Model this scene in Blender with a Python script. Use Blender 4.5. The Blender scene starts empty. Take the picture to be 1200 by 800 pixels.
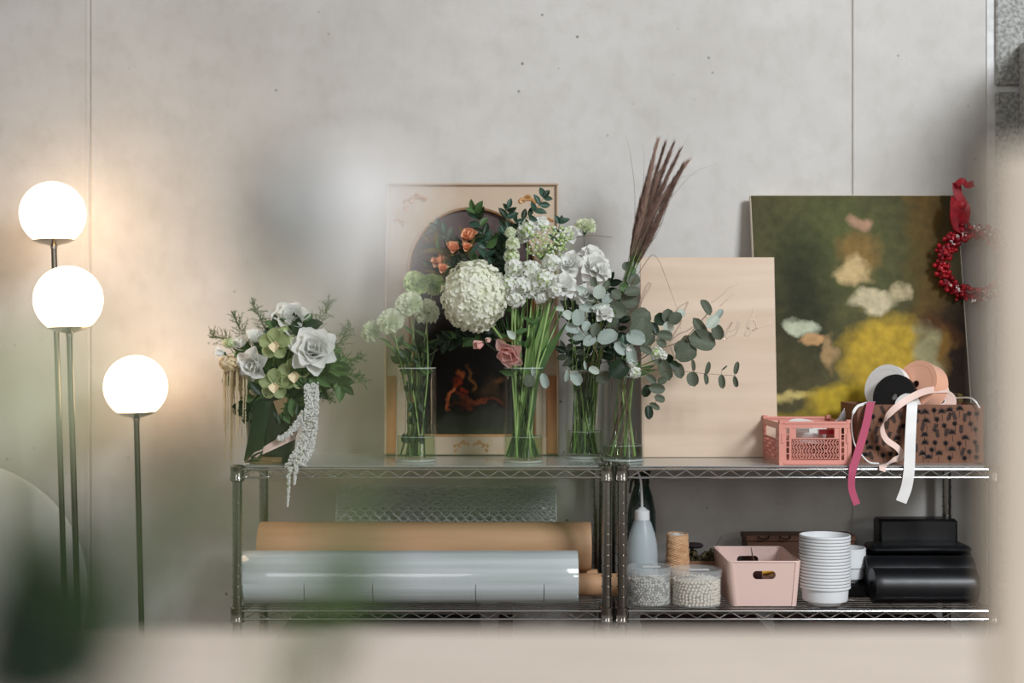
import bpy, math, random
from mathutils import Vector, Matrix, noise
random.seed(7)
PI = math.pi
SC = bpy.context.scene
COL = SC.collection

# ------------------------------------------------------------------ camera, world, lights, exposure
CAMZ = 1.16
FPX = 1667.0
cam_d = bpy.data.cameras.new('camera'); cam = bpy.data.objects.new('camera', cam_d); COL.objects.link(cam)
cam_d.sensor_width = 36; cam_d.lens = 36 * FPX / 1200
cam.location = (0, 0, CAMZ); cam.rotation_euler = (PI / 2, 0, 0)
cam_d.clip_start = 0.02
cam_d.dof.use_dof = True; cam_d.dof.focus_distance = 3.58; cam_d.dof.aperture_fstop = 1.75
SC.camera = cam
SC.view_settings.view_transform = 'Standard'; SC.view_settings.look = 'None'
SC.view_settings.gamma = 1; SC.view_settings.use_curve_mapping = False
SC.view_settings.exposure = 0.0

world = bpy.data.worlds.new('world'); SC.world = world; world.use_nodes = True
bg = world.node_tree.nodes['Background']; bg.inputs[0].default_value = (1.0, 0.95, 0.89, 1); bg.inputs[1].default_value = 0.31

def area(name, loc, target, sx, sy, power, color):
    l = bpy.data.lights.new(name, 'AREA'); l.shape = 'RECTANGLE'; l.size = sx; l.size_y = sy
    l.energy = power; l.color = color
    o = bpy.data.objects.new(name, l); COL.objects.link(o); o.location = loc
    d = Vector(target) - Vector(loc); o.rotation_euler = d.to_track_quat('-Z', 'Y').to_euler()
    return o
area('window_light_high', (2.75, -0.1, 3.3), (1.5, 3.95, 1.45), 1.3, 1.3, 205, (0.90, 0.95, 1.0))
area('window_light_low', (2.6, -0.2, 1.35), (0.2, 3.95, 0.75), 0.5, 0.5, 13, (1.0, 0.96, 0.9))

area('fill_light_rear', (-1.0, -2.3, 2.3), (0.0, 1.2, 1.1), 1.4, 1.4, 26, (0.95, 0.97, 1.0))  # added fill behind the camera, brightens the near flowers and board

# ------------------------------------------------------------------ helpers
def P(px, py, Y):
    """photo pixel -> world point on the plane at depth Y (used once, to find where things stand)"""
    return Vector(((px - 600) / FPX * Y, Y, CAMZ - (py - 400) / FPX * Y))

def lin(c):
    return tuple((v / 12.92 if v <= 0.04045 else ((v + 0.055) / 1.055) ** 2.4) for v in (x / 255 for x in c))

def mat(name, c, rough=0.5, metal=0.0, c2=None, scale=20.0, bump=0.0, bscale=None, stretch=(1, 1, 1), detail=4,
        trans=0.0, ior=1.45, sub=0.0, coat=0.0, emit=None, estr=0.0, alpha=1.0, sheen=0.0, lo=0.35, hi=0.65, tl=0.0):
    m = bpy.data.materials.new(name); m.use_nodes = True
    nt = m.node_tree; b = nt.nodes['Principled BSDF']
    b.inputs['Roughness'].default_value = rough; b.inputs['Metallic'].default_value = metal
    b.inputs['Base Color'].default_value = (*lin(c), 1)
    b.inputs['Transmission Weight'].default_value = trans; b.inputs['IOR'].default_value = ior
    b.inputs['Coat Weight'].default_value = coat; b.inputs['Alpha'].default_value = alpha
    b.inputs['Sheen Weight'].default_value = sheen
    if sub:
        b.inputs['Subsurface Weight'].default_value = sub; b.inputs['Subsurface Scale'].default_value = 0.01
    if emit:
        b.inputs['Emission Color'].default_value = (*emit, 1); b.inputs['Emission Strength'].default_value = estr
    if c2 or bump:
        tc = nt.nodes.new('ShaderNodeTexCoord'); mp = nt.nodes.new('ShaderNodeMapping'); mp.inputs['Scale'].default_value = stretch
        nt.links.new(tc.outputs['Object'], mp.inputs[0])
        n = nt.nodes.new('ShaderNodeTexNoise'); n.inputs['Scale'].default_value = scale; n.inputs['Detail'].default_value = detail
        nt.links.new(mp.outputs[0], n.inputs[0])
        if c2:
            r = nt.nodes.new('ShaderNodeValToRGB'); r.color_ramp.elements[0].position = lo; r.color_ramp.elements[1].position = hi
            r.color_ramp.elements[0].color = (*lin(c), 1); r.color_ramp.elements[1].color = (*lin(c2), 1)
            nt.links.new(n.outputs[0], r.inputs[0]); nt.links.new(r.outputs[0], b.inputs['Base Color'])
        if bump:
            n2 = nt.nodes.new('ShaderNodeTexNoise'); n2.inputs['Scale'].default_value = bscale or scale; n2.inputs['Detail'].default_value = 6
            nt.links.new(mp.outputs[0], n2.inputs[0])
            bp = nt.nodes.new('ShaderNodeBump'); bp.inputs['Strength'].default_value = bump; bp.inputs['Distance'].default_value = 0.004
            nt.links.new(n2.outputs[0], bp.inputs['Height']); nt.links.new(bp.outputs[0], b.inputs['Normal'])
    if tl:      # thin petals and leaves let light through
        out = nt.nodes['Material Output']; tr = nt.nodes.new('ShaderNodeBsdfTranslucent'); mx = nt.nodes.new('ShaderNodeMixShader'); mx.inputs[0].default_value = tl
        tr.inputs[0].default_value = (*lin(c), 1)
        if c2: nt.links.new(r.outputs[0], tr.inputs[0])
        nt.links.new(b.outputs[0], mx.inputs[1]); nt.links.new(tr.outputs[0], mx.inputs[2]); nt.links.new(mx.outputs[0], out.inputs[0])
    return m

class MB:
    def __init__(s): s.v = []; s.f = []
    def add(s, vs, fs):
        o = len(s.v); s.v += [tuple(v) for v in vs]; s.f += [tuple(i + o for i in f) for f in fs]; return s
    def box(s, x0, x1, y0, y1, z0, z1, M=None):
        vs = [Vector(p) for p in ((x0,y0,z0),(x1,y0,z0),(x1,y1,z0),(x0,y1,z0),(x0,y0,z1),(x1,y0,z1),(x1,y1,z1),(x0,y1,z1))]
        if M: vs = [M @ v for v in vs]
        return s.add(vs, [(3,2,1,0),(4,5,6,7),(0,1,5,4),(1,2,6,5),(2,3,7,6),(3,0,4,7)])
    def cbox(s, x0, x1, y0, y1, z0, z1, b=0.003, M=None):
        """box with chamfered edges"""
        xs = (x0, x1); ys = (y0, y1); zs = (z0, z1); vs = []; idx = {}
        for i in (0, 1):
            for j in (0, 1):
                for k in (0, 1):
                    sx, sy, sz = (1, -1)[i] * b, (1, -1)[j] * b, (1, -1)[k] * b
                    for a in range(3):
                        p = [xs[i] + sx, ys[j] + sy, zs[k] + sz]
                        p[a] = (xs[i], ys[j], zs[k])[a]
                        idx[(i, j, k, a)] = len(vs); vs.append(Vector(p))
        fs = []
        for a in range(3):
            b1, b2 = (a + 1) % 3, (a + 2) % 3
            for e in (0, 1):
                q = []
                for u, w in ((0, 0), (1, 0), (1, 1), (0, 1)):
                    k = [0, 0, 0]; k[a] = e; k[b1] = u; k[b2] = w; q.append(idx[(*k, a)])
                fs.append(q if e else q[::-1])
                for w in (0, 1):   # edges along axis b2 between face a and face b1
                    pass
        for a in range(3):         # chamfer strips: edges parallel to axis a
            b1, b2 = (a + 1) % 3, (a + 2) % 3
            for u in (0, 1):
                for w in (0, 1):
                    k0 = [0, 0, 0]; k0[b1] = u; k0[b2] = w; k1 = list(k0); k1[a] = 1
                    q = [idx[(*k0, b1)], idx[(*k1, b1)], idx[(*k1, b2)], idx[(*k0, b2)]]
                    fs.append(q if (u ^ w) else q[::-1])
        for i in (0, 1):
            for j in (0, 1):
                for k in (0, 1):
                    t = [idx[(i, j, k, 0)], idx[(i, j, k, 1)], idx[(i, j, k, 2)]]
                    fs.append(t if (i + j + k) % 2 else t[::-1])
        if M: vs = [M @ v for v in vs]
        return s.add(vs, fs)
    def tube(s, pts, r, n=6, cap=True, closed=False):
        pts = [Vector(p) for p in pts]; m = len(pts)
        rr = r if isinstance(r, (list, tuple)) else [r] * m
        vs = []; fs = []; ref = None
        for i, p in enumerate(pts):
            if closed: t = pts[(i + 1) % m] - pts[i - 1]
            else: t = pts[min(i + 1, m - 1)] - pts[max(i - 1, 0)]
            t = t.normalized() if t.length > 1e-9 else Vector((0, 0, 1))
            if ref is None:
                ref = Vector((0, 0, 1)) if abs(t.z) < 0.9 else Vector((1, 0, 0))
            u = (ref - t * ref.dot(t)).normalized(); w = t.cross(u); ref = u
            for k in range(n):
                a = 2 * PI * k / n
                vs.append(p + (u * math.cos(a) + w * math.sin(a)) * rr[i])
        for i in range(m if closed else m - 1):
            j = (i + 1) % m
            for k in range(n):
                l = (k + 1) % n
                fs.append((i * n + k, i * n + l, j * n + l, j * n + k))
        if cap and not closed:
            fs.append(tuple(range(n))[::-1]); fs.append(tuple((m - 1) * n + k for k in range(n)))
        return s.add(vs, fs)
    def lathe(s, prof, c=(0, 0, 0), n=32, axis='z', M=None):
        c = Vector(c); vs = []; fs = []; m = len(prof)
        for (r, h) in prof:
            for k in range(n):
                a = 2 * PI * k / n
                p = Vector((r * math.cos(a), r * math.sin(a), h))
                if axis == 'x': p = Vector((h, p.x, p.y))
                if M: p = M @ p
                vs.append(c + p)
        for i in range(m - 1):
            for k in range(n):
                l = (k + 1) % n
                fs.append((i * n + k, i * n + l, (i + 1) * n + l, (i + 1) * n + k))
        return s.add(vs, fs)
    def ball(s, c, r, nu=8, nv=6, sc=(1, 1, 1)):
        c = Vector(c); vs = [c + Vector((0, 0, r * sc[2]))]; fs = []
        for i in range(1, nv):
            t = PI * i / nv
            for k in range(nu):
                a = 2 * PI * k / nu
                vs.append(c + Vector((r * sc[0] * math.sin(t) * math.cos(a), r * sc[1] * math.sin(t) * math.sin(a), r * sc[2] * math.cos(t))))
        vs.append(c + Vector((0, 0, -r * sc[2])))
        for k in range(nu):
            l = (k + 1) % nu
            fs.append((0, 1 + k, 1 + l))
            for i in range(nv - 2):
                a = 1 + i * nu
                fs.append((a + k, a + nu + k, a + nu + l, a + l))
            fs.append((len(vs) - 1, 1 + (nv - 2) * nu + l, 1 + (nv - 2) * nu + k))
        return s.add(vs, fs)
    def sheet(s, rows):
        """rows: list of equal-length point lists"""
        n = len(rows[0]); vs = [p for r in rows for p in r]
        fs = [(i * n + k, i * n + k + 1, (i + 1) * n + k + 1, (i + 1) * n + k) for i in range(len(rows) - 1) for k in range(n - 1)]
        return s.add(vs, fs)
    def slab(s, rows, th):
        """sheet with real thickness"""
        n = len(rows[0]); m = len(rows); R = [[Vector(p) for p in r] for r in rows]
        def nrm(i, k):
            a = R[min(i + 1, m - 1)][k] - R[max(i - 1, 0)][k]; b = R[i][min(k + 1, n - 1)] - R[i][max(k - 1, 0)]
            v = a.cross(b); return v.normalized() if v.length > 1e-12 else Vector((0, 0, 1))
        B = [[R[i][k] + nrm(i, k) * th for k in range(n)] for i in range(m)]
        vs = [p for r in R for p in r] + [p for r in B for p in r]; o = n * m; fs = []
        for i in range(m - 1):
            for k in range(n - 1):
                a, b, c, d = i * n + k, i * n + k + 1, (i + 1) * n + k + 1, (i + 1) * n + k
                fs += [(a, d, c, b), (a + o, b + o, c + o, d + o)]
        for i in range(m - 1):
            a, d = i * n, (i + 1) * n; fs.append((a, a + o, d + o, d))
            a, d = i * n + n - 1, (i + 1) * n + n - 1; fs.append((a, d, d + o, a + o))
        for k in range(n - 1):
            a, b = k, k + 1; fs.append((a, b, b + o, a + o))
            a, b = (m - 1) * n + k, (m - 1) * n + k + 1; fs.append((a, a + o, b + o, b))
        return s.add(vs, fs)
    def data(s, name, m, smooth=True, origin=None):
        vs = s.v
        if origin is not None: vs = [(v[0] - origin[0], v[1] - origin[1], v[2] - origin[2]) for v in vs]
        me = bpy.data.meshes.new(name); me.from_pydata(vs, [], s.f)
        me.materials.append(m)
        if smooth:
            me.polygons.foreach_set('use_smooth', [True] * len(me.polygons))
            try: me.set_sharp_from_angle(angle=math.radians(40))
            except Exception: pass
        me.update(); return me

def tag(o, label, cat, group=None, kind=None):
    o['label'] = label; o['category'] = cat
    if group: o['group'] = group
    if kind: o['kind'] = kind
    return o
def root(name, loc, label, cat, group=None):
    o = bpy.data.objects.new(name, None); COL.objects.link(o); o.location = loc; o.empty_display_size = 0.02
    return tag(o, label, cat, group)
def wloc(o):
    v = Vector(o.location); p = o.parent
    while p: v += p.location; p = p.parent
    return v
def part(name, mb, m, parent=None, smooth=True, kind=None, label=None):
    """one mesh part; vertices are written in world space and stored relative to the parent"""
    org = wloc(parent) if parent else None
    o = bpy.data.objects.new(name, mb.data(name, m, smooth, org)); COL.objects.link(o)
    if parent: o.parent = parent
    if kind: o['kind'] = kind
    if label: o['label'] = label
    return o
def solo(name, mb, m, label, cat, group=None, smooth=True, loc=None, kind=None):
    """a thing that is one mesh"""
    loc = Vector(loc) if loc is not None else Vector((sum(v[0] for v in mb.v) / len(mb.v), sum(v[1] for v in mb.v) / len(mb.v), min(v[2] for v in mb.v)))
    o = bpy.data.objects.new(name, mb.data(name, m, smooth, loc)); COL.objects.link(o); o.location = loc
    return tag(o, label, cat, group, kind)
def inst(name, me, parent, pos, y, nrm=(0, -1, 0), sx=1, sy=1, sz=1):
    """copy of a shared mesh, +Y along y, +Z towards nrm, scaled"""
    y = Vector(y).normalized(); n = Vector(nrm); n = n - y * n.dot(y)
    if n.length < 1e-4: n = Vector((0.3, 0.2, 1)) - y * Vector((0.3, 0.2, 1)).dot(y)
    n.normalize(); x = y.cross(n)
    M = Matrix(((x.x * sx, y.x * sy, n.x * sz, 0), (x.y * sx, y.y * sy, n.y * sz, 0), (x.z * sx, y.z * sy, n.z * sz, 0), (0, 0, 0, 1)))
    M.translation = Vector(pos) - wloc(parent)
    o = bpy.data.objects.new(name, me); COL.objects.link(o); o.parent = parent; o.matrix_local = M
    return o
def copy_tree(o, parent=None):
    c = o.copy(); COL.objects.link(c); c.parent = parent
    for ch in list(o.children): copy_tree(ch, c)
    return c
def R(a, b): return random.uniform(a, b)
def bez(pts, n=10):
    """smooth curve through points (Catmull-Rom)"""
    pts = [Vector(p) for p in pts]
    if len(pts) == 2: return [pts[0].lerp(pts[1], i / n) for i in range(n + 1)]
    q = [pts[0] * 2 - pts[1]] + pts + [pts[-1] * 2 - pts[-2]]; out = []
    for i in range(1, len(q) - 2):
        for k in range(n):
            t = k / n; a, b, c, d = q[i - 1], q[i], q[i + 1], q[i + 2]
            out.append(0.5 * ((2 * b) + (c - a) * t + (2 * a - 5 * b + 4 * c - d) * t * t + (3 * b - a - 3 * c + d) * t ** 3))
    out.append(pts[-1]); return out

# ------------------------------------------------------------------ materials
def concrete(name, ca, cb, cc, rough_grain=0.0):
    m = bpy.data.materials.new(name); m.use_nodes = True; nt = m.node_tree; b = nt.nodes['Principled BSDF']
    b.inputs['Roughness'].default_value = 0.85
    tc = nt.nodes.new('ShaderNodeTexCoord')
    def noi(s, d, st=(1, 1, 1)):
        mp = nt.nodes.new('ShaderNodeMapping'); mp.inputs['Scale'].default_value = st
        nt.links.new(tc.outputs['Object'], mp.inputs[0])
        n = nt.nodes.new('ShaderNodeTexNoise'); n.inputs['Scale'].default_value = s; n.inputs['Detail'].default_value = d
        nt.links.new(mp.outputs[0], n.inputs[0]); return n
    def ramp(n, p0, c0, p1, c1):
        r = nt.nodes.new('ShaderNodeValToRGB'); e = r.color_ramp.elements
        e[0].position = p0; e[1].position = p1; e[0].color = (*c0, 1); e[1].color = (*c1, 1)
        nt.links.new(n.outputs[0], r.inputs[0]); return r
    def mix(f, a, bb, mode='MIX', fac=None):
        x = nt.nodes.new('ShaderNodeMixRGB'); x.blend_type = mode
        if f is None: x.inputs[0].default_value = fac
        else: nt.links.new(f, x.inputs[0])
        nt.links.new(a, x.inputs[1]); nt.links.new(bb, x.inputs[2]); return x
    r1 = ramp(noi(1.6, 8), 0.36, lin(ca), 0.66, lin(cb))
    r2 = ramp(noi(7, 10, (1, 1, 1.5)), 0.38, lin(cc), 0.62, lin(cb))
    c1 = mix(None, r1.outputs[0], r2.outputs[0], 'MIX', 0.4)
    # vertical pour marks and scuffs
    r3 = ramp(noi(22, 8, (1, 1, 0.7)), 0.30, (0.92, 0.915, 0.90), 0.52, (1, 1, 1))
    c2 = mix(None, c1.outputs[0], r3.outputs[0], 'MULTIPLY', 0.8)
    # pores
    v = nt.nodes.new('ShaderNodeTexVoronoi'); v.inputs['Scale'].default_value = 17; nt.links.new(tc.outputs['Object'], v.inputs[0])
    gate = ramp(noi(2.3, 2), 0.47, (0, 0, 0), 0.62, (1, 1, 1))
    rv = nt.nodes.new('ShaderNodeValToRGB'); e = rv.color_ramp.elements; e[0].position = 0.05; e[1].position = 0.085
    e[0].color = (0.35, 0.33, 0.3, 1); e[1].color = (1, 1, 1, 1); nt.links.new(v.outputs['Distance'], rv.inputs[0])
    c3 = mix(gate.outputs[0], c2.outputs[0], mix(None, c2.outputs[0], rv.outputs[0], 'MULTIPLY', 1.0).outputs[0])
    nt.links.new(c3.outputs[0], b.inputs['Base Color'])
    bp = nt.nodes.new('ShaderNodeBump'); bp.inputs['Strength'].default_value = 0.25 + rough_grain; bp.inputs['Distance'].default_value = 0.004 + rough_grain * 0.01
    nt.links.new(noi(40 if not rough_grain else 90, 8).outputs[0], bp.inputs['Height']); nt.links.new(bp.outputs[0], b.inputs['Normal'])
    return m

m_conc = concrete('concrete_cast', (186, 182, 176), (206, 203, 199), (194, 190, 185))
m_block = mat('concrete_block_rough', (128, 128, 124), 0.95, c2=(178, 178, 174), scale=90, bump=0.6, bscale=130, lo=0.38, hi=0.62)
m_mortar = mat('mortar_white', (205, 205, 203), 0.9, c2=(226, 226, 224), scale=30, bump=0.4)
m_floor = mat('floor_concrete', (112, 98, 86), 0.7, c2=(92, 80, 70), scale=3, bump=0.1)
m_groove = mat('joint_grey', (190, 186, 178), 0.9, c2=(200, 196, 190), scale=25)  # grey of the backing that shows in the panel joints
m_chrome = mat('chrome_wire', (205, 205, 205), 0.16, 1.0)
m_chromed = mat('chrome_dark', (150, 146, 140), 0.18, 1.0)
m_liner = mat('grey_liner', (150, 153, 152), 0.22, c2=(170, 173, 172), scale=4, coat=0.4)
m_rubber = mat('black_rubber', (25, 25, 25), 0.6)

# ------------------------------------------------------------------ the setting
WY = 3.95
def struct(o): o['kind'] = 'structure'; return o
fl = struct(part('floor', MB().box(-4, 4, -2.5, WY + 0.1, -0.1, 0), m_floor))
wl = struct(part('wall_back', MB().box(-4, 4, WY + 0.0035, WY + 0.2, 0, 3.4), m_groove))
def panel(x0, x1, z0=0.0, z1=3.4):
    part('concrete_panel', MB().cbox(x0, x1, WY, WY + 0.003, z0, z1, 0.0012), m_conc, wl, smooth=False)
J1 = P(105.5, 0, WY).x; J2 = P(998, 0, WY).x; J3 = P(1156, 0, WY).x
panel(-4, J1 - 0.0025); panel(J1 + 0.0025, J2 - 0.0025); panel(J2 + 0.0025, J3)
part('joint_strip', MB().cbox(J1 - 0.012, J1 - 0.0045, WY - 0.0015, WY, 0, 3.4, 0.0005), m_conc, wl, smooth=False)
part('joint_strip', MB().cbox(J2 + 0.0045, J2 + 0.010, WY - 0.0015, WY, 0, 3.4, 0.0005), m_conc, wl, smooth=False)
wr = struct(part('wall_right', MB().box(J3 + 0.0, 4, WY - 0.004, WY + 0.003, 0, 3.4), m_mortar))
zj = P(0, 108, WY).z
for r in range(-8, 7):
    z0 = zj + 0.016 - 0.275 + (r + 1) * 0.275
    if z0 + 0.257 < 0.03 or z0 > 3.1: continue
    off = J3 + 0.022 - (0.0 if r % 2 == 0 else 0.0)
    for k in range(3):
        w = (0.44 if (r + k) % 2 else 0.30)
        x0 = off; off += w + 0.016
        bm_ = MB().cbox(x0, x0 + w, WY - 0.016 - R(0, 0.002), WY - 0.004, max(z0, 0.01), z0 + 0.257, 0.004)
        part('concrete_block', bm_, m_block, wr, smooth=False)
part('shade_blocker', MB().cbox(1.40, 1.75, 3.24, WY - 0.02, 0, 1.98, 0.004), m_block, wr, smooth=False)  # unseen block added beyond the right edge to shade the wall
# a slim conduit running down the block wall
cx = P(1199, 0, WY - 0.03).x
struct(part('trim_1', MB().tube([(cx, WY - 0.03, P(0, 112, WY).z), (cx, WY - 0.03, 0.02)], 0.006, 10), m_chrome))

# ------------------------------------------------------------------ wire shelving
def posts_x(a, b, Y): return P(a, 0, Y).x, P(b, 0, Y).x
YF, YB = 3.50, 3.875
ZT, ZM, ZL = 0.85, 0.502, 0.155
def shelving(xa, xb, label):
    rt = root('shelving_unit', ((xa + xb) / 2, (YF + YB) / 2, 0), label, 'shelf', 'chrome wire shelving units')
    for x in (xa, xb):
        for y in (YF, YB):
            prof = []; z = 0.02
            prof.append((0.0, 0.02)); 
            while z < ZT - 0.012:
                prof += [(0.0116, z), (0.0116, z + 0.0225), (0.0138, z + 0.0228), (0.0138, z + 0.0248), (0.0116, z + 0.0252)]
                z += 0.0257
            prof += [(0.0118, z), (0.0, z + 0.001)]
            p = part('post', MB().lathe(prof, (x, y, 0), 20), m_chromed, rt)
            part('foot', MB().lathe([(0, 0), (0.016, 0), (0.016, 0.012), (0.008, 0.02), (0.008, 0.03), (0, 0.03)], (x, y, 0), 16), m_rubber, p)
            part('cap', MB().lathe([(0.0128, z - 0.006), (0.0128, z + 0.004), (0.009, z + 0.006), (0, z + 0.006)], (x, y, 0), 16), m_chromed, p)
    for zi, z in enumerate((ZT, ZM, ZL)):
        zt, zb = z - 0.004, z - 0.024
        fr = MB()
        for y in (YF - 0.006, YB + 0.006):
            for zz in (zt, zb):
                fr.tube([(xa + 0.012, y, zz), (xb - 0.012, y, zz)], 0.0028 if zz == zt else 0.0024, 8)
        for x in (xa, xb):
            for zz in (zt, zb):
                fr.tube([(x, YF + 0.012, zz), (x, YB - 0.012, zz)], 0.0026, 8)
        sh = part('shelf', fr, m_chrome, rt)
        for y in (YF - 0.006, YB + 0.006):
            n = 16; L = xb - xa - 0.04; pts = []
            for i in range(2 * n + 1):
                pts.append((xa + 0.02 + L * i / (2 * n), y, zb + 0.002 if i % 2 == 0 else zt - 0.002))
            part('truss_wire', MB().tube(pts, 0.0018, 6), m_chrome, sh)
        for x in (xa, xb):
            n = 6; L = YB - YF - 0.04
            part('truss_wire', MB().tube([(x, YF + 0.02 + L * i / (2 * n), zb + 0.002 if i % 2 == 0 else zt - 0.002) for i in range(2 * n + 1)], 0.0018, 6), m_chrome, sh)
        for x in (xa, xb):
            for y in (YF, YB):
                part('collar', MB().lathe([(0.0125, z - 0.034), (0.0178, z - 0.032), (0.0178, z - 0.026), (0.0168, z - 0.024), (0.0168, z - 0.004), (0.0172, z - 0.002), (0.0172, z + 0.004), (0.0125, z + 0.006)], (x, y, 0), 24), m_chromed, sh)
        if zi < 2 or True:
            nW = 14
            for i in range(nW):
                y = YF + 0.012 + (YB - YF - 0.024) * i / (nW - 1)
                part('shelf_wire', MB().tube([(xa + 0.003, y, z - 0.0005), (xb - 0.003, y, z - 0.0005)], 0.0017, 6), m_chrome, sh)
        for i in range(3):
            x = xa + (xb - xa) * (i + 1) / 4
            part('cross_wire', MB().tube([(x, YF - 0.006, z - 0.0055), (x, YB + 0.006, z - 0.0055)], 0.0022, 6), m_chrome, sh)
    return rt
U1 = posts_x(278, 711, YF); U2 = posts_x(729, 1164, YF)
shelving(*U1, 'left chrome wire shelving unit carrying the flower vases and long paper rolls')
shelving(*U2, 'right chrome wire shelving unit carrying the plywood sign, pink bin and white pot stacks')
ZS = ZT + 0.0013
for (u, lb) in ((U1, 'smooth grey plastic liner on the left shelf top under the vases'), (U2, 'smooth grey plastic liner on the right shelf top under the pink crate')):
    solo('shelf_liner', MB().cbox(u[0] + 0.02, u[1] - 0.02, YF + 0.004, YB - 0.002, ZS, ZS + 0.0022, 0.0006), m_liner, lb, 'liner', 'shelf liners', smooth=False)
ZTOP = ZS + 0.0023

# ------------------------------------------------------------------ globe floor lamps
m_globe = mat('opal_glass_lit', (255, 244, 230), 0.3, emit=(1.0, 0.70, 0.44), estr=7.5)
m_nickel = mat('brushed_nickel', (176, 168, 156), 0.22, 1.0)
m_pole = mat('dark_nickel', (128, 122, 112), 0.25, 1.0)
def lamp(px, py, Y, r, lean, label):
    c = P(px, py, Y); base = Vector((c.x + lean * c.z, Y, 0))
    rt = root('floor_lamp', base, label, 'lamp', 'globe floor lamps')
    ax = (c - base).normalized()
    rot = Vector((0, 0, 1)).rotation_difference(ax).to_matrix().to_4x4()
    zc = -0.80 * r
    prof = [(0.0, r)]
    for i in range(1, 25):
        t = PI * i / 24; z = r * math.cos(t)
        if z < zc: break
        prof.append((r * math.sin(t), z))
    prof.append((math.sqrt(r * r - zc * zc), zc)); prof.append((0, zc))
    part('globe_shade', MB().lathe(prof, c, 48, M=rot), m_globe, rt)
    rr = math.sqrt(r * r - zc * zc)
    part('shade_holder', MB().lathe([(0, zc - 0.001), (rr + 0.002, zc - 0.0005), (rr + 0.002, zc - 0.002), (rr * 0.75, zc - 0.0095), (rr * 0.35, zc - 0.014), (0.009, zc - 0.017), (0.009, zc - 0.024), (0, zc - 0.024)], c, 40, M=rot), m_nickel, rt)
    part('pole', MB().tube([base + ax * 0.02, c + ax * (zc - 0.02)], 0.0075, 16), m_pole, rt)
    part('base', MB().lathe([(0, 0), (0.13, 0), (0.132, 0.004), (0.13, 0.012), (0.03, 0.02), (0.012, 0.026), (0, 0.026)], base, 40), m_pole, rt)
lamp(62, 250.5, 3.74, 0.0845, 0.030, 'tallest floor lamp with glowing white globe, leftmost of the three')
lamp(80, 351, 3.56, 0.0845, 0.030, 'middle-height floor lamp with the largest looking glowing white globe')
lamp(159, 453, 3.74, 0.0825, 0.024, 'shortest floor lamp with glowing white globe, nearest the left shelving unit')

# pale disc added in place of a curved light patch on the wall
m_disc = mat('light_patch_grey', (198, 198, 192), 0.7, c2=(214, 214, 208), scale=5, bump=0.1, bscale=60)
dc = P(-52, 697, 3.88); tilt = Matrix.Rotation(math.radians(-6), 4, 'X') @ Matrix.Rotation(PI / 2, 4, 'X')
rb = root('light_patch_disc', (dc.x, 3.86, 0.13), 'large pale round disc standing in for a curved patch of light behind the lamp poles', 'board')
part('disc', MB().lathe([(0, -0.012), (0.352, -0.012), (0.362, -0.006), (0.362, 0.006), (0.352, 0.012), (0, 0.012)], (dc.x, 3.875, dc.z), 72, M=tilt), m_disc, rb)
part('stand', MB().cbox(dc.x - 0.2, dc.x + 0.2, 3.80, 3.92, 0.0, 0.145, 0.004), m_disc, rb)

# ------------------------------------------------------------------ work bench in the foreground (out of focus)
m_bench = mat('pale_birch_top', (200, 186, 172), 0.6, c2=(212, 198, 186), scale=6, stretch=(1, 6, 1), bump=0.05)
BT = CAMZ - 337 / FPX * 1.22
bn = root('work_bench', (0, 0.78, 0), 'pale wooden work bench across the foreground, out of focus', 'table')
part('bench_top', MB().cbox(-1.1, 1.1, 0.34, 1.22, BT - 0.03, BT, 0.003), m_bench, bn, smooth=False)
for x in (-1.02, 1.02):
    for y in (0.42, 1.14):
        part('leg', MB().cbox(x - 0.03, x + 0.03, y - 0.03, y + 0.03, 0, BT - 0.03, 0.003), m_bench, bn, smooth=False)
part('apron', MB().cbox(-0.99, 0.99, 1.12, 1.14, BT - 0.12, BT - 0.03, 0.002), m_bench, bn, smooth=False)
part('apron', MB().cbox(-0.99, 0.99, 0.42, 0.44, BT - 0.12, BT - 0.03, 0.002), m_bench, bn, smooth=False)
m_cream = mat('cream_paper', (214, 202, 186), 0.8, c2=(222, 210, 196), scale=8)
y = 0.66; xr = P(1170, 0, y).x; zt = P(0, 172, y).z
sp = root('upright_board', (xr + 0.07, y, BT), 'tall cream board standing upright on the bench at the right edge', 'board')
part('board', MB().cbox(xr, xr + 0.16, y, y + 0.018, BT, zt, 0.003), m_cream, sp, smooth=False)
part('foot', MB().cbox(xr + 0.01, xr + 0.15, y + 0.019, y + 0.07, BT, BT + 0.05, 0.003), m_cream, sp, smooth=False)

# ------------------------------------------------------------------ pictures leaning on the wall
def lean_mat(px0, px1, py0, py1, Yb, Yt):
    """plane from its foot at depth Yb up to its head at depth Yt; returns origin, x axis, up axis, width, height"""
    a = P(px0, py1, Yb); b = P(px1, py1, Yb); a.z = b.z = ZTOP
    w = (b - a).length
    zt = CAMZ - (py0 - 400) / FPX * Yt
    up = Vector((0, Yt - Yb, zt - ZTOP)); h = up.length; up.normalize()
    return a, Vector((1, 0, 0)), up, w, h
class Plane:
    def __init__(s, o, x, u): s.o = Vector(o); s.x = Vector(x).normalized(); s.u = Vector(u).normalized(); s.n = s.x.cross(s.u)  # n towards the room: x cross up
    def __call__(s, a, b, d=0.0): return s.o + s.x * a + s.u * b + s.n * d
    def M(s):
        m = Matrix((( s.x.x, s.u.x, s.n.x, s.o.x), (s.x.y, s.u.y, s.n.y, s.o.y), (s.x.z, s.u.z, s.n.z, s.o.z), (0, 0, 0, 1))); return m
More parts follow.
